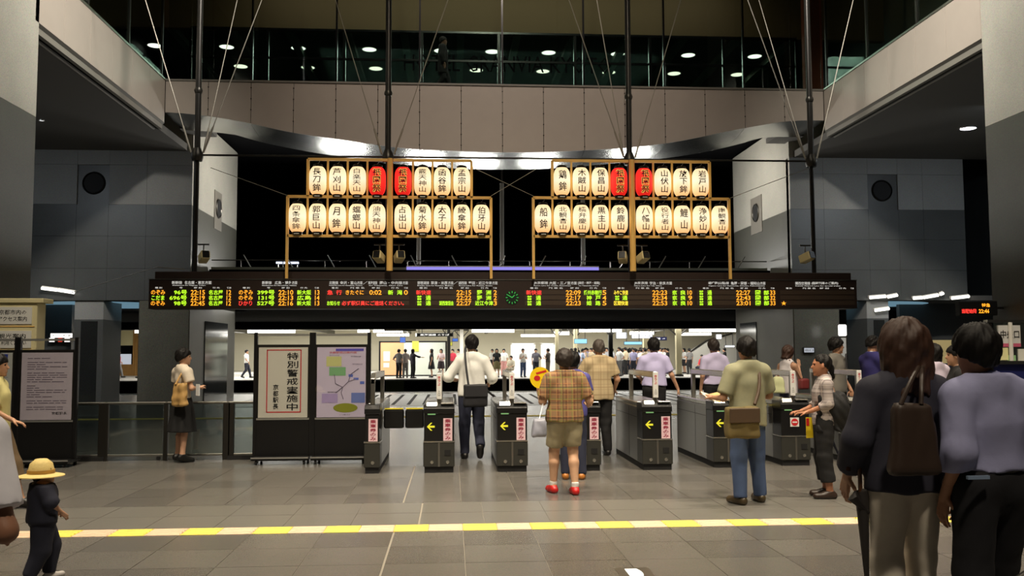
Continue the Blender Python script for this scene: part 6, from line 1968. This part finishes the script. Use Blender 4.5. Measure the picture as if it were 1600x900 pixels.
def soft_bag(name, label, cat, loc, yaw, w, d, h, m, straps=(), strap_m=None, strap_r=0.012, flap=None, taper=0.0, seed=1, fold=0.006):
    """a soft rounded bag centred on loc; straps are paths in world space"""
    t = thing(name, label, cat, loc, math.radians(yaw))

    def fn(P):
        k = 1 - taper * (P[:, 2] / h + 0.5)
        q = np.stack([np.abs(P[:, 0]) / k, np.abs(P[:, 1]) / k, np.abs(P[:, 2])], 1) - v3((w / 2 - 0.04, d / 2 - 0.03, h / 2 - 0.04))
        o = np.linalg.norm(np.maximum(q, 0), axis=1) + np.minimum(q.max(1), 0)
        return o - 0.03 + folds(P, fold, seed, (16, 16, 9))
    b = link('body', np_mesh('body', [surface_net(fn, (-w / 2 - 0.03, -d / 2 - 0.03, -h / 2 - 0.03), (w / 2 + 0.03, d / 2 + 0.03, h / 2 + 0.03), 0.016)], m), t)
    if flap:
        MB().box(-w / 2 + 0.02, w / 2 - 0.02, -d / 2 - 0.018, -d / 2 + 0.01, h * flap - h / 2, h / 2 - 0.02).build('flap', strap_m or m, t, bevel=0.008)
    inv = Matrix.Rotation(-math.radians(yaw), 4, 'Z')
    for pth in straps:
        pts = [inv @ (Vector(p) - Vector(loc)) for p in pth]
        # round the path off
        for _ in range(2):
            q = [pts[0]]
            for a, c in zip(pts, pts[1:]): q += [a.lerp(c, 0.25), a.lerp(c, 0.75)]
            pts = q + [pts[-1]]
        MB().tube(pts, strap_r, 8).build('strap', strap_m or m, t, smooth=True)
    return t


TAN = mat('tan_leather', (188, 150, 92), 0.5, noise=0.12, scale=12, bump=0.2)
LEATHER = mat('dark_brown_leather', (58, 44, 36), 0.5, noise=0.15, scale=12, bump=0.2)
OLIVE = mat('olive_canvas', (104, 90, 52), 0.8, noise=0.12, scale=18, bump=0.2)
BLACK_BAG = mat('black_nylon', (34, 34, 38), 0.55, noise=0.1, scale=18, bump=0.2)
POLY = mat('white_plastic_film', (214, 218, 226), 0.3, noise=0.12, scale=8)


def on(o, l):
    q = Matrix.Rotation(o.rotation_euler.z, 4, 'Z') @ Vector(l) + o.location
    return tuple(q)


lady = bpy.data.objects['person']
soft_bag('shoulder_bag', 'tan leather shoulder bag on the woman by the glass barrier', 'bag', on(lady, (0.2, -0.13, 0.96)), -30, 0.27, 0.12, 0.34, TAN,
         [[on(lady, (0.17, -0.19, 1.1)), on(lady, (0.14, -0.09, 1.26)), on(lady, (0.135, -0.02, 1.315)), on(lady, (0.17, 0.05, 1.24)), on(lady, (0.22, -0.06, 1.1))]], TAN, 0.014, taper=0.3, seed=3, fold=0.014)
MB_ = MB().box(-0.05, 0.05, -0.006, 0.006, -0.08, 0.08)
t = thing('folded_paper', 'small white paper in the hands of the woman in black skirt', 'paper', (-3.516, 12.950, 1.025), math.radians(-50))
MB_.build('sheet', mat('bright_paper', (236, 238, 240), 0.5), t)
soft_bag('messenger_bag', 'black messenger bag slung behind the man in white shirt', 'bag', (0.340, 12.930, 0.920), 4, 0.36, 0.13, 0.34, BLACK_BAG,
         [[(0.240, 12.900, 1.057), (0.206, 12.970, 1.308), (0.189, 13.080, 1.552), (0.209, 13.200, 1.617)], [(0.439, 12.900, 1.055), (0.531, 12.950, 0.963), (0.602, 13.100, 0.901)]], BLACK_BAG, 0.016, flap=0.45, seed=4)
soft_bag('plastic_bag', 'grey white plastic bag hanging beside the khaki shorts', 'bag', (0.933, 9.750, 0.730), 10, 0.2, 0.13, 0.22, mat('grey_plastic_film', (150, 152, 166), 0.35, noise=0.25, scale=9), [[(0.934, 9.750, 0.818), (0.991, 9.900, 0.966), (1.008, 9.930, 1.061)]], POLY, 0.006, taper=0.25, seed=5, fold=0.014)
# round yellow hand fan with red print
fan = thing('hand_fan', 'round yellow hand fan with red print held up at the left', 'hand fan', (0.976, 10.020, 1.253), math.radians(-8))
fo = MB().prism(blob(0, 0, 0.115, 0.118, 28), -0.003, 0.003).build('leaf', mat('fan_yellow', (250, 216, 20), 0.5), fan)
MB().tube([(0.03, 0, -0.08), (0.062, 0, -0.17)], 0.007, 6).build('handle', M['cream'], fan)
MB().prism(blob(-0.035, -0.005, 0.035, 0.03, 16), -0.005, -0.003).build('red_print', M['red'], fo)
MB().prism([(-0.05, 0.055), (0.06, 0.085), (0.07, 0.065), (-0.04, 0.035)], -0.005, -0.003).build('red_print', M['red'], fo)
MB().prism([(0.01, -0.02), (0.08, 0.0), (0.085, -0.02), (0.015, -0.04)], -0.005, -0.003).build('red_print', M['red'], fo)
soft_bag('messenger_bag', 'olive canvas messenger bag on the hip of the man in jeans', 'bag', (2.863, 8.880, 0.835), 8, 0.36, 0.13, 0.33, OLIVE,
         [[(3.002, 8.900, 1.009), (3.078, 8.980, 1.144), (3.116, 9.060, 1.301), (3.120, 9.200, 1.423)]], mat('brown_webbing', (74, 56, 38), 0.7), 0.018, flap=0.5, seed=6)
t = thing('open_leaflet', 'open pale leaflet held out over the gate by the man in jeans', 'leaflet', (2.765, 9.500, 1.043), math.radians(30))
a = MB().box(-0.14, 0.0, -0.08, 0.08, -0.004, 0.0).build('left_page', mat('leaflet_white', (232, 226, 210), 0.5), t); a.rotation_euler = (math.radians(30), math.radians(14), 0)
a = MB().box(0.0, 0.14, -0.08, 0.08, -0.004, 0.0).build('right_page', mat('leaflet_orange', (226, 180, 120), 0.5), t); a.rotation_euler = (math.radians(30), math.radians(-8), 0)
soft_bag('plastic_bag', 'pale yellowish plastic bag carried by the woman in white top', 'bag', (5.473, 15.000, 0.955), 0, 0.24, 0.14, 0.3, mat('pale_yellow_film', (222, 226, 176), 0.35, noise=0.1, scale=9), [[(5.444, 15.000, 1.105), (5.495, 15.100, 1.253), (5.509, 15.000, 1.105)]], POLY, 0.006, taper=0.35, seed=7, fold=0.012)
soft_bag('shoulder_bag', 'maroon handbag in front of the woman in white top', 'bag', (5.902, 15.000, 0.974), 20, 0.2, 0.12, 0.2, mat('maroon_leather', (122, 50, 50), 0.45), [[(5.860, 15.000, 1.060), (5.764, 15.050, 1.274), (5.708, 15.100, 1.381)]], mat('brown_strap', (96, 60, 48), 0.5), 0.01, seed=8)
soft_bag('backpack', 'bulky black bag on the back of the girl in checked shirt', 'bag', (3.989, 9.370, 0.901), 78, 0.2, 0.36, 0.46, mat('black_bag_cloth', (18, 18, 20), 0.75, bump=0.2), [[(3.983, 9.360, 1.068), (3.997, 9.450, 1.185), (4.013, 9.550, 1.264), (3.934, 9.500, 1.184), (3.861, 9.400, 1.054)]], BLACK_BAG, 0.014, taper=0.3, seed=9, fold=0.035)
t = thing('yellow_leaflet', 'yellow and red leaflet hanging from the hand of the girl', 'leaflet', (3.828, 9.600, 0.716), math.radians(10))
l = MB().box(-0.035, 0.05, -0.004, 0.004, -0.11, 0.11).build('sheet', mat('leaflet_yellow', (238, 208, 40), 0.5), t)
MB().box(-0.035, 0.0, -0.006, -0.004, 0.02, 0.1).build('red_print', M['red'], l)
t = thing('folded_umbrella', 'thin dark umbrella slanting along the leg of the girl', 'umbrella', (4.012, 9.400, 0.551))
p0, p1 = Vector((3.896, 9.400, 0.819)) - t.location, Vector((4.064, 9.400, 0.437)) - t.location
MB().tube([p0, p0.lerp(p1, 0.3), p1.lerp(p0, 0.05), p1], [0.012, 0.02, 0.01, 0.004], 8).build('canopy', NAVY, t, smooth=True)
MB().tube([p0 - (p1 - p0) * 0.15, p0], 0.009, 8).build('handle', BLACK_BAG, t, smooth=True)
soft_bag('backpack', 'dark backpack on the young man in grey T-shirt', 'bag', (6.189, 14.440, 1.251), 40, 0.3, 0.14, 0.4, BLACK_BAG, [[(6.366, 14.300, 1.407), (6.249, 14.100, 1.510), (6.240, 14.050, 1.258)]], BLACK_BAG, 0.014, seed=10)
soft_bag('shoulder_bag', 'dark brown leather shoulder bag on the back of the woman in navy jacket', 'bag', (2.186, 4.220, 1.128), 2, 0.27, 0.1, 0.36, LEATHER,
         [[(2.122, 4.200, 1.289), (2.186, 4.220, 1.400), (2.300, 4.360, 1.461)], [(2.222, 4.200, 1.289), (2.239, 4.220, 1.384), (2.319, 4.360, 1.461)]], LEATHER, 0.011, taper=0.28, seed=11)
u = thing('folded_umbrella', 'folded dark umbrella with a curved brown handle held by the woman in navy jacket', 'umbrella', (2.059, 4.520, 0.860))
ux, uy, uz = u.location
zt = 0.940
MB().tube([(-0.015 + 0.03 * math.cos(k * PI / 8) - 0.015, 0, zt - uz + 0.0 + 0.035 * math.sin(k * PI / 8)) for k in range(9)][::-1] + [(0.0, 0, zt - uz - 0.08), (0.002, 0, zt - uz - 0.14)], 0.011, 8).build('handle', mat('brown_handle', (84, 52, 30), 0.35), u, smooth=True)
MB().tube([(0, 0, zt - uz - 0.1), (0.005, 0, -0.02), (0.008, 0, -0.06), (0.02, 0, -0.45), (0.022, 0, -0.52)], [0.012, 0.03, 0.033, 0.012, 0.004], 10).build('canopy', cloth((46, 42, 40), 0.6), u, smooth=True)
MB().tube([(-0.03, -0.01, -0.02), (-0.045, -0.012, -0.05), (0.03, -0.02, -0.13)], [0.004, 0.03, 0.008], 8).build('loose_fold', cloth((34, 30, 30), 0.6), u, smooth=True)
t = thing('pocket_leaflet', 'pale blue folded leaflet sticking out of the back pocket of the black trousers', 'leaflet', (2.449, 4.130, 0.951), math.radians(4))
MB().box(-0.055, 0.055, -0.004, 0.012, -0.006, 0.010).build('sheet', mat('pale_blue_paper', (130, 150, 178), 0.5), t)
hat = thing('straw_hat', 'straw hat with wide brim on the toddler in navy', 'hat', (-2.789, 6.460, 0.731))
hat.scale = (0.74, 0.74, 0.8)
STRAW = mat('woven_straw', (232, 206, 132), 0.7, noise=0.12, scale=60, bump=0.3)
MB().lathe([(0.0, 0.125), (0.05, 0.12), (0.095, 0.085), (0.112, 0.02), (0.115, 0.0), (0.2, -0.018), (0.202, -0.024), (0.115, -0.008), (0.112, -0.006)], 28, cap=False).build('straw', STRAW, hat, smooth=True)
MB().lathe([(0.1145, 0.004), (0.113, 0.03), (0.117, 0.03), (0.118, 0.004)], 28, cap=False).build('band', mat('hat_band', (196, 150, 70), 0.6), hat, smooth=True)

# ------------------------------------------------------------------ people on the far platform: eight poses, copied and dressed one by one
BASE = cloth((200, 200, 200))
walk = dict(knL=(-0.09, 0.14, 0.5), anL=(-0.1, 0.22, 0.1), toeL=(-0.1, 0.38, 0.05), anR=(0.1, -0.24, 0.14), toeR=(0.1, -0.1, 0.04), elR=(0.23, 0.06, 1.1), wrR=(0.22, 0.24, 0.95), elL=(-0.23, -0.12, 1.1), wrL=(-0.22, -0.08, 0.88))
phone = dict(elR=(0.23, 0.04, 1.1), wrR=(0.1, 0.24, 1.2), hdR=(-0.3, 0.3, 0.9), elL=(-0.23, 0.04, 1.1), wrL=(-0.08, 0.24, 1.12), hdL=(0.5, 0.4, 0.4))
point = dict(elR=(0.32, 0.18, 1.25), wrR=(0.36, 0.42, 1.22), hdR=(0.1, 0.9, 0))
akimbo = dict(elL=(-0.36, -0.08, 1.12), wrL=(-0.18, -0.02, 1.0), hdL=(0.6, 0.4, -0.4))
sit = dict(pelvis=(0, -0.25, 0.5), waist=(0, -0.25, 0.64), chest=(0, -0.22, 0.84), neck=(0, -0.22, 1.0), head=(0, -0.19, 1.16), shL=(-0.172, -0.22, 0.93), shR=(0.172, -0.22, 0.93), elL=(-0.22, -0.15, 0.68), elR=(0.22, -0.15, 0.68),
           wrL=(-0.12, 0.05, 0.62), wrR=(0.12, 0.05, 0.62), hdL=(0.3, 0.8, -0.2), hdR=(-0.3, 0.8, -0.2), hipL=(-0.09, -0.22, 0.48), hipR=(0.09, -0.22, 0.48), knL=(-0.11, 0.16, 0.48), knR=(0.11, 0.16, 0.48), anL=(-0.11, 0.1, 0.085), anR=(0.11, 0.1, 0.085), toeL=(-0.12, 0.27, 0.03), toeR=(0.12, 0.27, 0.03))
TPL = {}


def template(key, pose, top, bottom, hair):
    o = person('template figure', (0, 0), 0, 1.66, pose, dict(dict(m=BASE, h=0), **top), dict(dict(m=BASE), **bottom), dict(dict(m=HAIR['black']), **hair), h=0.036, head_h=0.024, fine=False, seed=hash_seed(key), shoes=(30, 28, 28))
    TPL[key] = o


def hash_seed(k): return sum(ord(c) for c in k) % 97


template('man', None, dict(sleeve=0.8, hem=0.95), dict(end=0.07), dict(style='short'))
template('walker', walk, dict(sleeve=0.8, hem=0.9), dict(end=0.08), dict(style='short'))
template('phone', phone, dict(sleeve=0.8, hem=0.88), dict(end=0.08), dict(style='short'))
template('woman', phone, dict(sleeve=0.6, hem=0.95), dict(kind='skirt', end=0.52), dict(style='bob'))
template('point', point, dict(sleeve=1.5, hem=0.82), dict(end=0.1), dict(style='long', len=0.24))
template('akimbo', akimbo, dict(sleeve=0.8, hem=0.9), dict(end=0.08), dict(style='short'))
template('dress', None, dict(sleeve=0.5, hem=0.9), dict(kind='skirt', end=0.5), dict(style='long', len=0.22))
template('sitter', sit, dict(sleeve=1.3, hem=0.5), dict(end=0.09, rise=0.62), dict(style='short'))
_slot = {}
_used = set()


def passer(key, label, x, y, yaw, top, bottom, group='people on the far platform', scale=1.0):
    src = TPL[key]
    if key in _used:
        o = copy_tree(src)
    else:
        o = src; _used.add(key)
    o.location = (x, y, 0); o.rotation_euler = (0, 0, math.radians(yaw)); o.scale = (scale,) * 3
    o['label'] = label; o['group'] = group
    for c in o.children:
        nm = c.name.split('.')[0]
        if nm in ('shirt', 'trousers', 'skirt'):
            c.material_slots[0].link = 'OBJECT'
            c.material_slots[0].material = cloth(top if nm == 'shirt' else bottom)
    return o


W_, B_, K_, G_ = (226, 226, 222), (40, 42, 56), (26, 26, 28), (120, 118, 116)
for key, lb, x, y, yaw, tc, bc in [
        ('walker', 'man with white shirt walking left in front of the timber kiosk', -18.465, 56, 80, W_, K_),
        ('walker', 'woman in pink top walking right before the kiosk window', -20.241, 57, -80, (196, 90, 110), G_),
        ('phone', 'person in dark clothes standing left of the kiosk window', -21.344, 59, 20, K_, K_),
        ('walker', 'man in white shirt striding at the left edge of the main opening', -12.133, 55, -100, W_, B_),
        ('akimbo', 'long haired woman with white bag left in the group of three', -3.038, 53, -30, G_, K_),
        ('phone', 'woman in grey middle of the group of three by the hoarding', -2.690, 53.4, 10, (150, 140, 136), G_),
        ('point', 'woman in dark top stretching her arm right beside the hoarding', -2.220, 52.8, -55, (52, 48, 60), K_),
        ('dress', 'woman in black dress standing alone before the pale hoarding', -1.181, 54, 90, K_, K_),
        ('woman', 'woman in pale pink top and dark skirt before the pale hoarding', -0.622, 54.5, 160, (226, 204, 206), (50, 40, 44)),
        ('man', 'person in crimson shirt right of the pale hoarding', 0.066, 57, 150, (190, 50, 70), (90, 60, 60)),
        ('phone', 'person in white shirt behind the crimson shirt', 0.447, 60, 120, W_, G_),
        ('dress', 'woman in black top and olive skirt right of the man in white shirt', 2.650, 53.5, 175, K_, (120, 110, 70)),
        ('man', 'man in white shirt and pinkish trousers beside the olive skirt', 3.150, 55, 170, W_, (206, 150, 146)),
        ('sitter', 'seated person in beige beside the white waiting screen', 3.435, 54, 150, (206, 198, 176), (170, 160, 140)),
        ('man', 'person in white shirt far behind the olive skirt', 2.855, 64, 150, W_, K_),
        ('phone', 'man in white shirt and jeans before the white waiting screen', 4.195, 53.5, 200, W_, (70, 88, 124)),
        ('akimbo', 'person in grey striped shirt before the white waiting screen', 4.997, 54, 180, (110, 108, 120), B_),
        ('phone', 'woman in dark top with raised hands beside the narrow screen', 5.724, 54, 60, (70, 62, 54), (110, 100, 84)),
        ('man', 'man in white shirt climbing near the white stair side', 16.965, 57, 30, W_, G_),
        ('walker', 'person in black leaning at the stair rail', 17.033, 56, 60, K_, K_),
        ('sitter', 'person in red seated below the white stair side', 15.441, 56, 120, (180, 40, 50), B_),
        ('man', 'person in grey left of the stair side', 15.326, 58, 10, G_, K_),
        ('woman', 'woman in white behind the lavender shirted men', 15.508, 60, 100, W_, K_),
        ('walker', 'man in white shirt walking between the two masts far back', 1.786, 66, 90, W_, K_),
        ('man', 'man in blue shirt far back beside the hoarding post', 0.954, 63, 10, (110, 120, 170), K_)]:
    passer(key, lb, x, y, yaw, tc, bc)
crowd_rng = random.Random(5)
kinds = [('white shirt', W_), ('white shirt', W_), ('light blue shirt', (168, 186, 214)), ('pale pink top', (222, 190, 190)), ('black top', K_), ('dark blue top', B_), ('beige top', (196, 180, 150)), ('pale grey top', (170, 170, 172)), ('lavender top', (180, 176, 216))]
spots = []
cx0, cx1 = 6.848, 13.984
while len(spots) < 92:
    y = crowd_rng.uniform(54.2, 67)
    x = crowd_rng.uniform(cx0, cx1) * y / 58
    if all((x - a) ** 2 + (y - b) ** 2 > 0.3 for a, b in spots): spots.append((x, y))
spots.sort(key=lambda p: p[0] / p[1])
ORD = ['first', 'second', 'third', 'fourth', 'fifth', 'sixth', 'seventh', 'eighth', 'ninth', 'tenth', 'eleventh', 'twelfth', 'thirteenth', 'fourteenth', 'fifteenth', 'sixteenth',
       'seventeenth', 'eighteenth', 'nineteenth', 'twentieth', 'twenty-first', 'twenty-second', 'twenty-third', 'twenty-fourth', 'twenty-fifth', 'twenty-sixth', 'twenty-seventh', 'twenty-eighth', 'twenty-ninth', 'thirtieth'] + ['%s-%s' % (t, u) for t in ('thirty', 'forty', 'fifty') for u in ('first', 'second', 'third', 'fourth', 'fifth', 'sixth', 'seventh', 'eighth', 'ninth')]
tally = {}
for x, y in spots:
    nm, c = crowd_rng.choice(kinds)
    key = crowd_rng.choice(['man', 'walker', 'phone', 'woman', 'akimbo', 'dress', 'man'])
    n = tally[nm] = tally.get(nm, 0) + 1
    passer(key, 'traveller in %s, %s from left among those tops in the packed platform crowd' % (nm, ORD[n - 1]), x, y, crowd_rng.uniform(-180, 180), c, crowd_rng.choice([K_, B_, G_, K_]),
           'packed crowd on the far platform', crowd_rng.uniform(0.94, 1.05))
